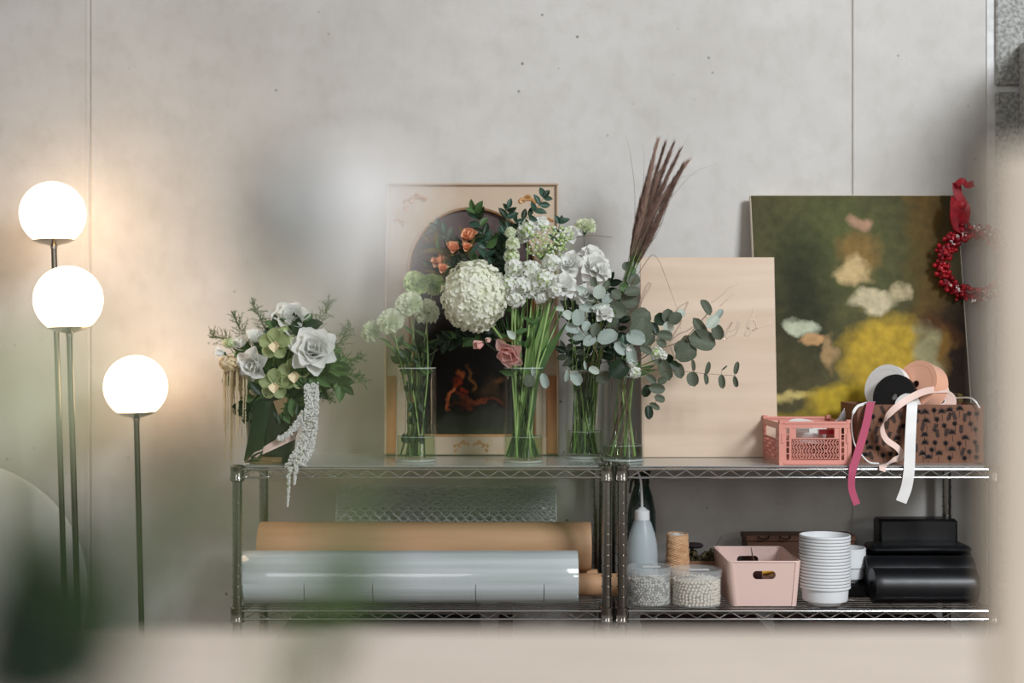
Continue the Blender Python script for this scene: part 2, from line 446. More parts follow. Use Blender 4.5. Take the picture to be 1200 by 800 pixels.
def prism(mb, pts2, d0, d1, pl):
    """extrude a 2-D outline between depths d0 (back) and d1 (front) of a plane"""
    n = len(pts2); vs = [pl(a, b, d0) for a, b in pts2] + [pl(a, b, d1) for a, b in pts2]
    fs = [tuple(range(n))[::-1], tuple(range(n, 2 * n))] + [(i, (i + 1) % n, (i + 1) % n + n, i + n) for i in range(n)]
    return mb.add(vs, fs)

# antique arched frame
o, x, u, w, h = lean_mat(451, 655, 217, 530, 3.842, 3.908)
pl = Plane(o, x, u)
m_gesso = mat('antique_cream_gesso', (192, 172, 150), 0.6, c2=(176, 140, 104), scale=9, stretch=(1, 1, 1), bump=0.25, bscale=60, lo=0.5, hi=0.8)
m_gold = mat('worn_gilding', (196, 150, 96), 0.4, c2=(176, 118, 66), scale=30, metal=0.25, bump=0.2)
m_side = mat('orange_brown_wood', (176, 120, 74), 0.5, c2=(150, 96, 56), scale=12, stretch=(3, 1, .4), bump=0.1)
def oil(name, base, blobs, rough=0.7, streak=0.25):
    """a generic painted canvas: soft brushy patches of colour in object space; blobs = (x, z, rx, rz, rgb, softness)"""
    m = bpy.data.materials.new(name); m.use_nodes = True; nt = m.node_tree; b = nt.nodes['Principled BSDF']; b.inputs['Roughness'].default_value = rough; b.inputs['Specular IOR Level'].default_value = 0.2
    tc = nt.nodes.new('ShaderNodeTexCoord')
    nz = nt.nodes.new('ShaderNodeTexNoise'); nz.inputs['Scale'].default_value = 14; nz.inputs['Detail'].default_value = 6
    nt.links.new(tc.outputs['Object'], nz.inputs[0])
    sub = nt.nodes.new('ShaderNodeVectorMath'); sub.operation = 'MULTIPLY_ADD'
    sub.inputs[1].default_value = (0.07 * streak * 4,) * 3; sub.inputs[2].default_value = (-0.035 * streak * 4,) * 3
    nt.links.new(nz.outputs['Color'], sub.inputs[0])
    ad = nt.nodes.new('ShaderNodeVectorMath'); ad.operation = 'ADD'; nt.links.new(tc.outputs['Object'], ad.inputs[0]); nt.links.new(sub.outputs[0], ad.inputs[1])
    n2 = nt.nodes.new('ShaderNodeTexNoise'); n2.inputs['Scale'].default_value = 9; n2.inputs['Detail'].default_value = 8
    nt.links.new(tc.outputs['Object'], n2.inputs[0])
    r = nt.nodes.new('ShaderNodeValToRGB'); e = r.color_ramp.elements
    e[0].position = .35; e[1].position = .65; e[0].color = (*lin(base[0]), 1); e[1].color = (*lin(base[1]), 1); nt.links.new(n2.outputs[0], r.inputs[0])
    cur = r.outputs[0]
    for (bx, bz, rx, rz, col, soft) in blobs:
        v = nt.nodes.new('ShaderNodeVectorMath'); v.operation = 'SUBTRACT'; v.inputs[1].default_value = (bx, 0, bz); nt.links.new(ad.outputs[0], v.inputs[0])
        s = nt.nodes.new('ShaderNodeVectorMath'); s.operation = 'MULTIPLY'; s.inputs[1].default_value = (1 / rx, 0, 1 / rz); nt.links.new(v.outputs[0], s.inputs[0])
        l = nt.nodes.new('ShaderNodeVectorMath'); l.operation = 'LENGTH'; nt.links.new(s.outputs[0], l.inputs[0])
        mr = nt.nodes.new('ShaderNodeMapRange'); mr.inputs[1].default_value = 1 - soft; mr.inputs[2].default_value = 1 + soft
        mr.inputs[3].default_value = 1; mr.inputs[4].default_value = 0; nt.links.new(l.outputs['Value'], mr.inputs[0])
        mx = nt.nodes.new('ShaderNodeMixRGB'); nt.links.new(mr.outputs[0], mx.inputs[0]); nt.links.new(cur, mx.inputs[1]); mx.inputs[2].default_value = (*lin(col), 1)
        cur = mx.outputs[0]
    n3 = nt.nodes.new('ShaderNodeTexNoise'); n3.inputs['Scale'].default_value = 40; n3.inputs['Detail'].default_value = 5; nt.links.new(tc.outputs['Object'], n3.inputs[0])
    r3 = nt.nodes.new('ShaderNodeValToRGB'); r3.color_ramp.elements[0].position = .3; r3.color_ramp.elements[1].position = .7
    r3.color_ramp.elements[0].color = (.55, .55, .55, 1); r3.color_ramp.elements[1].color = (.95, .95, .95, 1); nt.links.new(n3.outputs[0], r3.inputs[0])
    mm = nt.nodes.new('ShaderNodeMixRGB'); mm.blend_type = 'MULTIPLY'; mm.inputs[0].default_value = 0.8; nt.links.new(cur, mm.inputs[1]); nt.links.new(r3.outputs[0], mm.inputs[2])
    nt.links.new(mm.outputs[0], b.inputs['Base Color'])
    bp = nt.nodes.new('ShaderNodeBump'); bp.inputs['Strength'].default_value = .15; bp.inputs['Distance'].default_value = .002
    nt.links.new(n3.outputs[0], bp.inputs['Height']); nt.links.new(bp.outputs[0], b.inputs['Normal'])
    return m
k = w / 204.0                        # metres per photo pixel on this frame
def fx(px): return (px - 451) * k
def fz(py): return h - (py - 217) * h / 313.0
fr = root('picture_frame', o + Vector((w / 2, 0, 0)), 'antique cream picture frame with an arched dark painting, behind the vases', 'picture frame')
cxa, rad = fx(553), 76 * k; zspr = fz(318); zb = fz(509)
arch = [(cxa - rad * math.cos(PI * i / 32), zspr + rad * math.sin(PI * i / 32)) for i in range(33)]
# face board with an arched hole: strips from the hole to the outer edge
mb = MB()
def wrap(p):
    a, b = p; d = max(abs(a - w / 2) / (w / 2), 1e-6)
    return p
out = []
for i, (a, b) in enumerate(arch):
    t = i / 32
    if t < 0.25: out.append((0.0, zspr + (h - zspr) * t / 0.25))
    elif t <= 0.75: out.append((w * (t - 0.25) / 0.5, h))
    else: out.append((w, h - (h - zspr) * (t - 0.75) / 0.25))
inner = [(cxa - rad, zb)] + arch + [(cxa + rad, zb)]
outer = [(0, zb)] + out + [(w, zb)]
for (d, flip) in ((0.022, False), (0.0, True)):
    rows = [[pl(a, b, d) for a, b in inner], [pl(a, b, d) for a, b in outer]]
    if flip: rows.reverse()
    mb.sheet(rows)
mb.sheet([[pl(a, b, 0.0) for a, b in inner], [pl(a, b, 0.022) for a, b in inner]])
mb.sheet([[pl(a, b, 0.022) for a, b in outer], [pl(a, b, 0.0) for a, b in outer]])
part('face_board', mb, m_gesso, fr, smooth=False)
mb = MB(); M = pl.M()
mb.cbox(0, w, 0, zb - 0.0005, 0.0, 0.024, 0.002, M); part('bottom_rail', mb, m_gesso, fr, smooth=False)
mb = MB(); mb.tube([pl(a, b, 0.022) for a, b in inner], 0.0035, 8, cap=True); part('arch_moulding', mb, m_gesso, fr)
mb = MB(); mb.tube([pl(a, b, 0.018) for a, b in [(cxa - rad * .975, zb)] + [(cxa + (a - cxa) * .975, zspr + (b - zspr) * .975) for a, b in arch] + [(cxa + rad * .975, zb)]], 0.0022, 6); part('inner_bead', mb, m_gold, fr)
for (a0, a1) in ((0.002, fx(465)), (w - 14 * k, w - 0.002)):
    part('side_strip', MB().cbox(a0, a1, 0.002, fz(440), 0.0225, 0.030, 0.002, M), m_side, fr, smooth=False)
for (a0, a1, b0, b1) in ((0, w, h - 0.006, h), (0, 0.006, 0.0, h - 0.006), (w - 0.006, w, 0.0, h - 0.006)):
    part('edge_moulding', MB().cbox(a0, a1, b0, b1, 0.0225, 0.033, 0.002, M), m_gesso if b1 - b0 < .05 or True else m_gold, fr, smooth=False)
# scroll ornaments in the spandrels and on the bottom rail
def scroll(c, s, mir, name='carved_scroll'):
    mb = MB()
    for (ox, oz, r0, a0, a1, sg) in ((0, 0, .032, 0.2, 4.6, 1), (.035, .006, .022, 2.6, -1.2, 1), (-.035, -.004, .020, .4, 4.2, 1), (.01, .024, .014, 0, 3.6, 1), (-.03, -.032, .016, 1, 4.8, 1)):
        pts = []; rs = []
        for i in range(15):
            t = i / 14; a = a0 + (a1 - a0) * t; r = r0 * (1 - .72 * t)
            pts.append(pl(c[0] + mir * s * (ox + r * math.cos(a)), c[1] + s * (oz + r * .7 * math.sin(a)), 0.023)); rs.append(s * (.0065 * math.sin(PI * min(1, t * .8 + .12)) + .001))
        mb.tube(pts, rs, 6)
    part(name, mb, m_gold, fr)
scroll((fx(484), fz(238)), 0.62, 1); scroll((fx(622), fz(240)), 0.62, -1)
scroll((fx(541), fz(520)), 0.42, 1); scroll((fx(564), fz(520)), 0.42, -1); scroll((fx(466), fz(262)), 0.32, -1); scroll((fx(642), fz(262)), 0.32, 1)
rx0 = lambda px: P(px, 0, 3.88).x - fr.location.x
def rz0(py): return (fz(py) * u.z)
still = oil('dark_still_life', ((44, 34, 34), (70, 56, 54)), [
    (0, rz0(270), .30, .20, (98, 82, 82), .5), (0, rz0(430), .3, .16, (24, 20, 16), .3),
    (rx0(530), rz0(452), .012, .018, (168, 62, 30), .6), (rx0(543), rz0(460), .008, .010, (150, 50, 26), .6), (rx0(537), rz0(441), .010, .009, (190, 100, 50), .6), (rx0(528), rz0(466), .010, .016, (214, 120, 70), .4),
    (rx0(552), rz0(443), .006, .022, (130, 84, 40), .7), (rx0(588), rz0(448), .012, .010, (110, 70, 40), .7), (rx0(575), rz0(455), .034, .022, (70, 52, 34), .6), (rx0(560), rz0(468), .05, .006, (130, 66, 40), .7),
    (rx0(560), rz0(492), .10, .045, (58, 58, 50), .25)], streak=.5)
part('painting', MB().add([pl(cxa - rad * 1.02, zb - .004, .004), pl(cxa + rad * 1.02, zb - .004, .004), pl(cxa + rad * 1.02, zspr + rad * 1.02, .004), pl(cxa - rad * 1.02, zspr + rad * 1.02, .004)], [(0, 1, 2, 3)]), still, fr, smooth=False)
part('inner_slip', MB().cbox(cxa - rad + .0005, cxa - rad + 0.018, zb, zspr, 0.006, 0.012, 0.001, M), m_side, fr, smooth=False)
part('inner_slip', MB().cbox(cxa + rad - 0.018, cxa + rad - .0005, zb, zspr, 0.006, 0.012, 0.001, M), m_side, fr, smooth=False)
part('inner_slip', MB().cbox(cxa - rad + .019, cxa + rad - .019, zb, zb + .006, 0.006, 0.012, 0.001, M), m_gold, fr, smooth=False)

# plywood sign with copper foil lettering
o, x, u, w, h = lean_mat(752, 911, 302, 530, 3.765, 3.82)
pl = Plane(o, x, u); M = pl.M()
m_ply = mat('pale_poplar_plywood', (204, 180, 156), 0.55, c2=(216, 194, 172), scale=3.0, stretch=(.6, 1, 7), bump=0.04, detail=6)
m_foil = mat('rose_gold_foil', (250, 226, 206), 0.2, 1.0)
sg = root('plywood_sign', o + Vector((w / 2, 0, 0)), 'pale plywood sign with mirrored rose gold script, right of the vases', 'sign')
part('board', MB().cbox(0, w, 0, h, 0, 0.009, 0.0008, M), m_ply, sg, smooth=False)
k = w / 159.0
def sx(px): return (px - 752) * k
def sz(py): return h - (py - 302) * h / 228.0
strokes = [
    [(748, 366), (754, 348), (760, 334), (763, 331), (764, 335), (758, 345), (750, 360), (745, 374)],
    [(790, 372), (797, 360), (805, 355), (808, 354), (805, 361), (798, 372), (800, 376), (793, 388), (786, 398), (789, 396), (797, 390), (806, 387)],
    [(806, 387), (814, 382), (822, 378), (828, 371), (832, 366)],
    [(836, 354), (842, 350), (850, 344), (857, 337), (868, 332)], [(846, 358), (853, 352), (862, 344)],
    [(848, 391), (855, 383), (860, 377), (854, 388), (851, 396), (857, 393), (864, 390), (870, 377)],
    [(886, 362), (884, 370), (879, 377), (878, 383), (885, 386), (889, 381), (884, 374), (878, 386), (875, 391), (879, 392), (884, 386), (893, 382), (906, 376)],
    [(868, 376), (864, 384), (856, 388)]]
for st in strokes:
    c = bez([(sx(a), sz(b), 0) for a, b in st], 6); mb = MB(); rows = []
    for i, q in enumerate(c):
        t = (c[min(i + 1, len(c) - 1)] - c[max(i - 1, 0)]); t = t.normalized() if t.length else Vector((1, 0, 0))
        nn = Vector((-t.y, t.x, 0)); ww = 0.0011 + 0.0011 * abs(t.y) ** 1.5
        rows.append([pl(q.x - nn.x * ww * 1.3, q.y - nn.y * ww * 1.3, .0094), pl(q.x + nn.x * ww, q.y + nn.y * ww, .0094)])
    mb.slab(rows, .0006); part('script_stroke', mb, m_foil, sg, smooth=False)

# large canvas: generic painted stand-in in olive, brown, yellow and cream
Yb, Yt = 3.815, 3.93
a = P(892, 535, Yb); a.z = ZTOP + .0003; b2 = P(1139, 535, Yb); b2.z = ZTOP + .0003
w = (b2 - a).length; zt = CAMZ - (231 - 400) / FPX * Yt
u = Vector((-0.012, Yt - Yb, zt - ZTOP)); h = u.length
pl = Plane(a, (1, 0, 0), u); pl.u = u.normalized(); pl.n = Vector((1, 0, 0)).cross(pl.u).normalized(); M = pl.M()
cv = root('canvas_painting', a + Vector((w / 2, 0, 0)), 'large olive green and yellow abstract canvas leaning on the wall at the right', 'painting')
def bx(px): return P(px, 0, 3.87).x - cv.location.x
def bz(py): return CAMZ - (py - 400) / FPX * 3.87 - ZTOP
paint = oil('olive_abstract_oil', ((70, 66, 42), (92, 86, 54)), [
    (bx(1088), bz(300), .055, .42, (104, 82, 40), .35), (bx(985), bz(290), .16, .17, (88, 92, 52), .7),
    (bx(1125), bz(420), .08, .16, (48, 32, 22), .4), (bx(940), bz(345), .07, .16, (50, 52, 32), .6),
    (bx(930), bz(498), .10, .035, (150, 130, 40), .35), (bx(925), bz(462), .07, .014, (196, 178, 110), .5), (bx(1035), bz(425), .12, .125, (190, 158, 52), .2), (bx(985), bz(470), .10, .05, (188, 160, 44), .3), (bx(1050), bz(500), .12, .08, (150, 122, 34), .3),
    (bx(1100), bz(392), .050, .045, (92, 58, 30), .35), (bx(1085), bz(412), .05, .060, (168, 160, 118), .25), (bx(1104), bz(408), .018, .05, (140, 104, 48), .5),
    (bx(1022), bz(352), .060, .030, (204, 190, 154), .3), (bx(1052), bz(340), .022, .02, (196, 180, 140), .4),
    (bx(1008), bz(296), .062, .055, (132, 106, 58), .3), (bx(1000), bz(318), .038, .036, (206, 178, 128), .35), (bx(1010), bz(262), .034, .018, (178, 140, 112), .4),
    (bx(950), bz(398), .032, .020, (202, 158, 108), .3), (bx(936), bz(382), .034, .022, (190, 196, 168), .3), (bx(968), bz(412), .018, .045, (170, 140, 96), .4)], streak=.35)
part('canvas', MB().box(0.001, w - 0.001, 0.001, h - 0.001, 0.0, 0.0195, M), paint, cv, smooth=False)
m_canv = mat('raw_canvas_edge', (214, 204, 186), .8)
for (a0, a1, b0, b1) in ((-.001, w + .001, h - .0014, h), (-.0014, 0, .0, h - .0014), (w, w + .0014, .0, h - .0014)):
    part('canvas_edge', MB().box(a0, a1, b0, b1, -.0005, 0.021, M), m_canv, cv, smooth=False)
for (a0, a1, b0, b1) in ((0.004, .04, .004, h - .004), (w - .04, w - .004, .004, h - .004), (.041, w - .041, .004, .04), (.041, w - .041, h - .04, h - .004)):
    part('stretcher_bar', MB().cbox(a0, a1, b0, b1, -.0175, -.001, .001, M), m_ply, cv, smooth=False)

# ------------------------------------------------------------------ red berry wreath hanging on the canvas corner
m_red = mat('red_berry', (172, 14, 32), .3, coat=.4); m_red2 = mat('dark_red_berry', (130, 8, 26), .35); m_ribr = mat('red_ribbon', (176, 14, 34), .45, c2=(140, 8, 26), scale=60, sheen=.3)
m_wht = mat('white_speck', (238, 226, 222), .6)
wc = P(1141, 309, 3.85); WR = .088
wr_ = root('berry_wreath', wc - Vector((0, 0, WR)), 'small red berry wreath with a red ribbon hanging from the canvas corner', 'wreath')
part('wreath_ring', MB().tube([wc + Vector((math.cos(2 * PI * i / 40) * WR, 0, math.sin(2 * PI * i / 40) * WR)) for i in range(40)], [.011 + .003 * math.sin(i * 1.9) for i in range(40)], 7, closed=True), m_red2, wr_)
bme = MB().ball((0, 0, 0), 1, 8, 6, (.8, .8, 1)).data('berry', m_red); bme2 = MB().ball((0, 0, 0), 1, 8, 6).data('berry_dark', m_red2)
for i in range(295):
    t = R(0, 2 * PI); q = R(0, 2 * PI); rr = R(.009, .024)
    p = wc + Vector((math.cos(t) * (WR + rr * math.cos(q)), -abs(rr * math.sin(q)) * .9 - .002, math.sin(t) * (WR + rr * math.cos(q))))
    s = R(.0050, .0095); inst('berry', random.choice((bme, bme, bme2)), wr_, p, (R(-1, 1), R(-1, 1), R(-1, 1)), (0, -1, 0), s, s, s)
mb = MB()
for i in range(26):
    t = R(0, 2 * PI); c0 = wc + Vector((math.cos(t) * (WR + R(-.012, .014)), -R(.020, .026), math.sin(t) * (WR + R(-.012, .014))))
    for k_ in range(6): mb.ball(c0 + Vector((R(-.005, .005), R(-.003, .002), R(-.006, .006))), R(.0012, .0028), 6, 4)
part('white_filler', mb, m_wht, wr_, kind='stuff')
def ribbon(pts, wd, m, name='ribbon', parent=None, across=None, th=.0006, n=8, twist=None):
    c = bez(pts, n); rows = []
    for i, p in enumerate(c):
        a = Vector(across[0]).lerp(Vector(across[1]), i / (len(c) - 1)) if across else Vector((1, 0, 0))
        t = (c[min(i + 1, len(c) - 1)] - c[max(i - 1, 0)]).normalized(); a = (a - t * a.dot(t)).normalized()
        rows.append([p - a * wd / 2, p - a * wd / 6 , p + a * wd / 6, p + a * wd / 2])
    return MB().slab(rows, th)
D = 3.845
part('ribbon', ribbon([P(1128, 278, D), P(1122, 262, D), P(1120, 248, D - .015), P(1127, 238, D - .02)], .034, m_ribr), m_ribr, wr_)
part('ribbon', ribbon([P(1130, 262, D), P(1132, 244, D - .01), P(1123, 228, D), P(1121, 214, D + .01)], .024, m_ribr), m_ribr, wr_)
part('ribbon', ribbon([P(1121, 216, D - .005), P(1128, 212, D - .01), P(1133, 217, D - .01), P(1141, 215, D)], .018, m_ribr, across=((0, .3, 1), (0, .2, 1))), m_ribr, wr_)
part('ribbon', ribbon([P(1120, 232, D), P(1118, 250, D - .02), P(1121, 265, D - .01), P(1128, 272, D)], .032, m_ribr, across=((1, .5, 0), (.6, .8, 0))), m_ribr, wr_)
part('ribbon_knot', MB().ball(P(1127, 240, D - .012), .015, 10, 8, (1, .8, 1.1)), m_ribr, wr_)
part('hanging_wire', MB().tube([P(1128, 268, D), P(1131, 255, D), P(1132, 240, 3.85), P(1131, 231, 3.885)], .0008, 5), m_ribr, wr_)

# ------------------------------------------------------------------ pink folding crate
m_pink = mat('dusty_pink_plastic', (212, 140, 126), .45, c2=(218, 148, 134), scale=6)
c0 = P(914, 542, 3.52); c1 = P(999, 542, 3.52); x0, x1 = c0.x, c1.x; y0, y1 = 3.53, 3.77; z0, z1 = ZTOP, ZTOP + .108
cr = root('crate', ((x0 + x1) / 2, (y0 + y1) / 2, z0), 'small dusty pink folding crate with lattice sides on the right shelf', 'crate')
def crate_side(pl, W, H, handle=True):
    """lattice side panel in plane coordinates, front at depth 0"""
    M = pl.M(); mb = MB(); t = .004
    for (a0, a1, b0, b1) in ((0, W, 0, .012), (0, W, H - .016, H), (0, .009, .012, H - .016), (W - .009, W, .012, H - .016), (.025, .030, .012, H - .016), (W - .030, W - .025, .012, H - .016)):
        mb.box(a0, a1, b0, b1, -t, 0, M)
    for j in range(5):       # ladder cells beside the lattice
        b = .012 + (H - .028) * j / 5
        if j:
            mb.box(.009, .025, b - .0012, b + .0012, -t, -.001, M); mb.box(W - .025, W - .009, b - .0012, b + .0012, -t, -.001, M)
    mb.box(.009, .018, .012, H - .016, -t, -.0012, M); mb.box(W - .018, W - .009, .012, H - .016, -t, -.0012, M)
    for xx in (.006, W - .012): mb.box(xx, xx + .006, H * .5, H * .72, 0, .0015, M)
    mb.box(.012, W - .012, H - .006, H - .001, 0, .002, M); mb.box(.012, W - .012, .002, .006, 0, .002, M)
    fr_ = mb; la = MB(); A0, A1 = .030, W - .030; B0, B1 = .015, H - .044
    if handle:
        la.box(A0, A1, H - .044, H - .041, -t, -.001, M); la.box(A0, A0 + .012, H - .041, H - .016, -t, -.001, M); la.box(A1 - .012, A1, H - .041, H - .016, -t, -.001, M)
    nr = 5; nc = 16; dx = (A1 - A0) / nc; dz = (B1 - B0) / nr
    for j in range(nr + 1):
        la.box(A0, A1, B0 + dz * j - .0007, B0 + dz * j + .0007, -t, -.001, M) if j in (0, nr) else None
    for j in range(nr):
        for i in range(nc + 1):
            s = 1 if ((i // 4) + j) % 2 else -1
            xa_ = A0 + dx * i; za, zb_ = B0 + dz * j, B0 + dz * (j + 1)
            off = dx * .45 * s
            q = [(xa_ - off - .0012, za), (xa_ - off + .0012, za), (xa_ + off + .0012, zb_), (xa_ + off - .0012, zb_)]
            q = [(min(max(a_, A0), A1), b_) for a_, b_ in q]
            prism(la, q, -t, -.001, pl)
        for i in range(0, nc + 1, 4):
            xa_ = A0 + dx * i; za = B0 + dz * j; r_ = dz * .28
    for j in range(1, nr):
        la.box(A0, A1, B0 + dz * j - .0006, B0 + dz * j + .0006, -t, -.001, M)
    return fr_, la
W_, H_ = x1 - x0, z1 - z0
for nm, pl in (('front', Plane((x0, y0, z0), (1, 0, 0), (0, 0, 1))), ('back', Plane((x0, y1 - .004, z0), (1, 0, 0), (0, 0, 1)))):
    f_, l_ = crate_side(pl, W_, H_); sd = part('side_panel', f_, m_pink, cr, smooth=False); part('lattice', l_, m_pink, sd, smooth=False)
for pl in (Plane((x1, y0 + .004, z0), (0, 1, 0), (0, 0, 1)), Plane((x0 + .004, y0 + .004, z0), (0, 1, 0), (0, 0, 1))):
    f_, l_ = crate_side(pl, y1 - y0 - .012, H_ - .004, True); sd = part('side_panel', f_, m_pink, cr, smooth=False); part('lattice', l_, m_pink, sd, smooth=False)
part('bottom', MB().box(x0 + .004, x1 - .004, y0 + .001, y1 - .009, z0 + .001, z0 + .004), m_pink, cr, smooth=False)
for (xx, yy) in ((x0, y0 - .0), (x1 - .012, y0), (x0, y1 - .012), (x1 - .012, y1 - .012)):
    part('corner_tab', MB().cbox(xx, xx + .012, yy - .001, yy + .012, z1 - .006, z1 + .004, .001), m_pink, cr, smooth=False)
m_satin = mat('white_satin', (232, 230, 228), .35, sheen=.3); m_wpl = mat('white_card', (230, 228, 226), .5)
def spool(c, axis, r, wd, m, label, core=.022, disc=None, group='ribbon spools'):
    """ribbon spool: wound band, hollow core, optional face disc"""
    ax = Vector(axis).normalized(); rot = Vector((0, 0, 1)).rotation_difference(ax).to_matrix().to_4x4(); c = Vector(c)
    rt = root('ribbon_spool', c - Vector((0, 0, r * .9)), label, 'ribbon', group)
    part('wound_ribbon', MB().lathe([(core, -wd / 2), (r, -wd / 2), (r * 1.004, -wd / 4), (r * .996, 0), (r * 1.004, wd / 4), (r, wd / 2), (core, wd / 2), (core, -wd / 2)], c, 48, M=rot), m, rt)
    part('core', MB().lathe([(core * .8, -wd / 2 - .0005), (core * .98, -wd / 2 - .0005), (core * .98, wd / 2 + .0005), (core * .8, wd / 2 + .0005), (core * .8, -wd / 2 - .0005)], c, 32, M=rot), disc or m_wpl, rt)
    for s in (-1, 1):
        part('turn_line', MB().lathe([(r * .8, s * (wd / 2 + .0003)), (r * .82, s * (wd / 2 + .0006)), (r * .84, s * (wd / 2 + .0003))], c, 40, M=rot), m, rt)
    return rt
spool(P(950, 505, 3.64) + Vector((-.01, 0, 0)), (.15, -.35, 1), .050, .026, m_satin, 'white ribbon roll lying in the pink crate', core=.018)
mcl = mat('clear_wrap', (215, 215, 218), .15, trans=.5, ior=1.2)
rt = root('cellophane_bag', P(984, 505, 3.66), 'crumpled clear bag with a pointed corner poking out of the pink crate', 'bag')
mb = MB(); cc = P(984, 500, 3.66); top = P(989, 480, 3.66); rows = []
for i in range(9):
    t = i / 8; rr = .016 * (1 - t) ** .7 + .0012
    rows.append([cc.lerp(top, t) + Vector((math.cos(q * PI / 4) * rr * (1 + .3 * math.sin(q * 3 + i)), math.sin(q * PI / 4) * rr * .7 + .0, (R(-.001, .001)))) for q in range(9)])
    rows[-1][-1] = rows[-1][0]
mb.sheet(rows); part('film', mb, mcl, rt); part('twist_tie', MB().tube([top, top + Vector((.001, 0, .004))], .001, 6), m_wht, rt)
for (px, py, ln, col, lb) in ((925, 504, .05, m_wpl, 'white card strip showing through the crate handle'), (960, 506, .04, m_red, 'red ribbon scrap showing through the crate handle')):
    p = P(px, py, 3.56); solo('ribbon_scrap', MB().cbox(p.x, p.x + ln, p.y, p.y + .02, p.z - .006, p.z + .006, .001), col, lb, 'ribbon', smooth=False)

# ------------------------------------------------------------------ brown box with black botanical print
m_bbox = mat('brown_printed_card', (124, 84, 62), .7, c2=(112, 74, 54), scale=12)
m_print = mat('black_print', (34, 24, 22), .7)
bx0 = P(1003, 0, 3.60).x; bx1 = P(1150, 0, 3.60).x; by0, by1 = 3.585, 3.765; bz1 = P(0, 474, 3.585).z
bb = root('printed_box', ((bx0 + bx1) / 2, (by0 + by1) / 2, ZTOP), 'brown cardboard box with black palm and flower print holding ribbons', 'box')
t = .003
for nm, (a0, a1, b0, b1) in (('front', (bx0, bx1, by0, by0 + t)), ('back', (bx0, bx1, by1 - t, by1)), ('l', (bx0, bx0 + t, by0 + t, by1 - t)), ('r', (bx1 - t, bx1, by0 + t, by1 - t))):
    part('box_side', MB().box(a0, a1, b0, b1, ZTOP, bz1), m_bbox, bb, smooth=False)
part('box_bottom', MB().box(bx0 + t, bx1 - t, by0 + t, by1 - t, ZTOP, ZTOP + t), m_bbox, bb, smooth=False)
def leafpoly(mb, pl, c, ang, L, W, d=.0004):
    ca, sa = math.cos(ang), math.sin(ang)
    pts = [(0, 0), (.35, .5), (.7, .35), (1, 0), (.7, -.35), (.35, -.5)]
    q = [(c[0] + ca * a * L - sa * b * W, c[1] + sa * a * L + ca * b * W) for a, b in pts]
    mb.add([pl(a, b, d) for a, b in q], [tuple(range(6))])
def botanical(pl, W, H):
    mb = MB()
    def line(a, b, wd=.0007):
        v = Vector((b[0] - a[0], b[1] - a[1])); 
        if v.length == 0: return
        v.normalize(); n_ = Vector((-v.y, v.x)) * wd
        mb.add([pl(a[0] - n_.x, a[1] - n_.y, .0004), pl(b[0] - n_.x, b[1] - n_.y, .0004), pl(b[0] + n_.x, b[1] + n_.y, .0004), pl(a[0] + n_.x, a[1] + n_.y, .0004)], [(0, 1, 2, 3)])
    pos = []
    for _ in range(1500):
        q = (R(.013, W - .013), R(.012, H - .011))
        if all((q[0] - p[0]) ** 2 + (q[1] - p[1]) ** 2 > .0172 ** 2 for p in pos): pos.append(q)
    for cx_, cz in pos:
        if True:
            kind = random.randint(0, 2)
            if kind == 0:       # palm
                for q in range(9): leafpoly(mb, pl, (cx_, cz), PI * q / 8 * 1.2 - .3, R(.010, .014), .0036)
                line((cx_, cz), (cx_ + R(-.003, .003), max(cz - .022, .002)))
            elif kind == 1:     # flower
                for q in range(7): leafpoly(mb, pl, (cx_, cz), 2 * PI * q / 7 + .3, .0075, .0038)
                for q in range(7): leafpoly(mb, pl, (cx_, cz), 2 * PI * q / 7, .010, .0016)
                line((cx_, cz), (cx_ + .002, max(cz - .02, .002)))
            else:               # sprig
                a = PI / 2 + R(-.4, .4); L = .024; cz = max(.003, cz - .012)
                e = (cx_ + math.cos(a) * L, min(cz + math.sin(a) * L, H - .002)); line((cx_, cz), e)
                for q in range(5):
                    f_ = (q + 1) / 6; pp = (cx_ + (e[0] - cx_) * f_, cz + (e[1] - cz) * f_)
                    for s in (-1, 1): leafpoly(mb, pl, pp, a + s * .9, .0075, .0032)
    return mb
part('print', botanical(Plane((bx0, by0, ZTOP), (1, 0, 0), (0, 0, 1)), bx1 - bx0, bz1 - ZTOP), m_print, bb, smooth=False)
part('print', botanical(Plane((bx1, by0, ZTOP), (0, 1, 0), (0, 0, 1)), by1 - by0, bz1 - ZTOP), m_print, bb, smooth=False)
m_blk = mat('black_satin', (16, 15, 17), .45); m_peach = mat('peach_satin', (236, 176, 146), .4, sheen=.4); m_blush = mat('blush_satin', (226, 196, 184), .4, sheen=.4)
spool(P(1040, 455, 3.70), (-.75, -.65, .25), .062, .022, m_satin, 'white ribbon spool standing behind the black spool in the printed box', core=.030)
spool(P(1049, 465, 3.66), (-.62, -.72, .22), .058, .016, m_blk, 'black ribbon spool standing in the printed box', core=.012, disc=m_blk)
spool(P(1080, 453, 3.668), (-.78, -.56, .30), .064, .048, m_peach, 'peach ribbon spool tilted on top of the printed box', core=.010, disc=mat('spool_core_brown', (90, 60, 50), .6))
spool(P(1102, 474, 3.66), (-.3, -.8, .8), .040, .03, m_blush, 'blush ribbon roll lying right of the peach spool', core=.014)
spool(P(1064, 474, 3.62), (-.5, -.6, .7), .030, .022, m_satin, 'small white ribbon roll below the peach spool', core=.010)
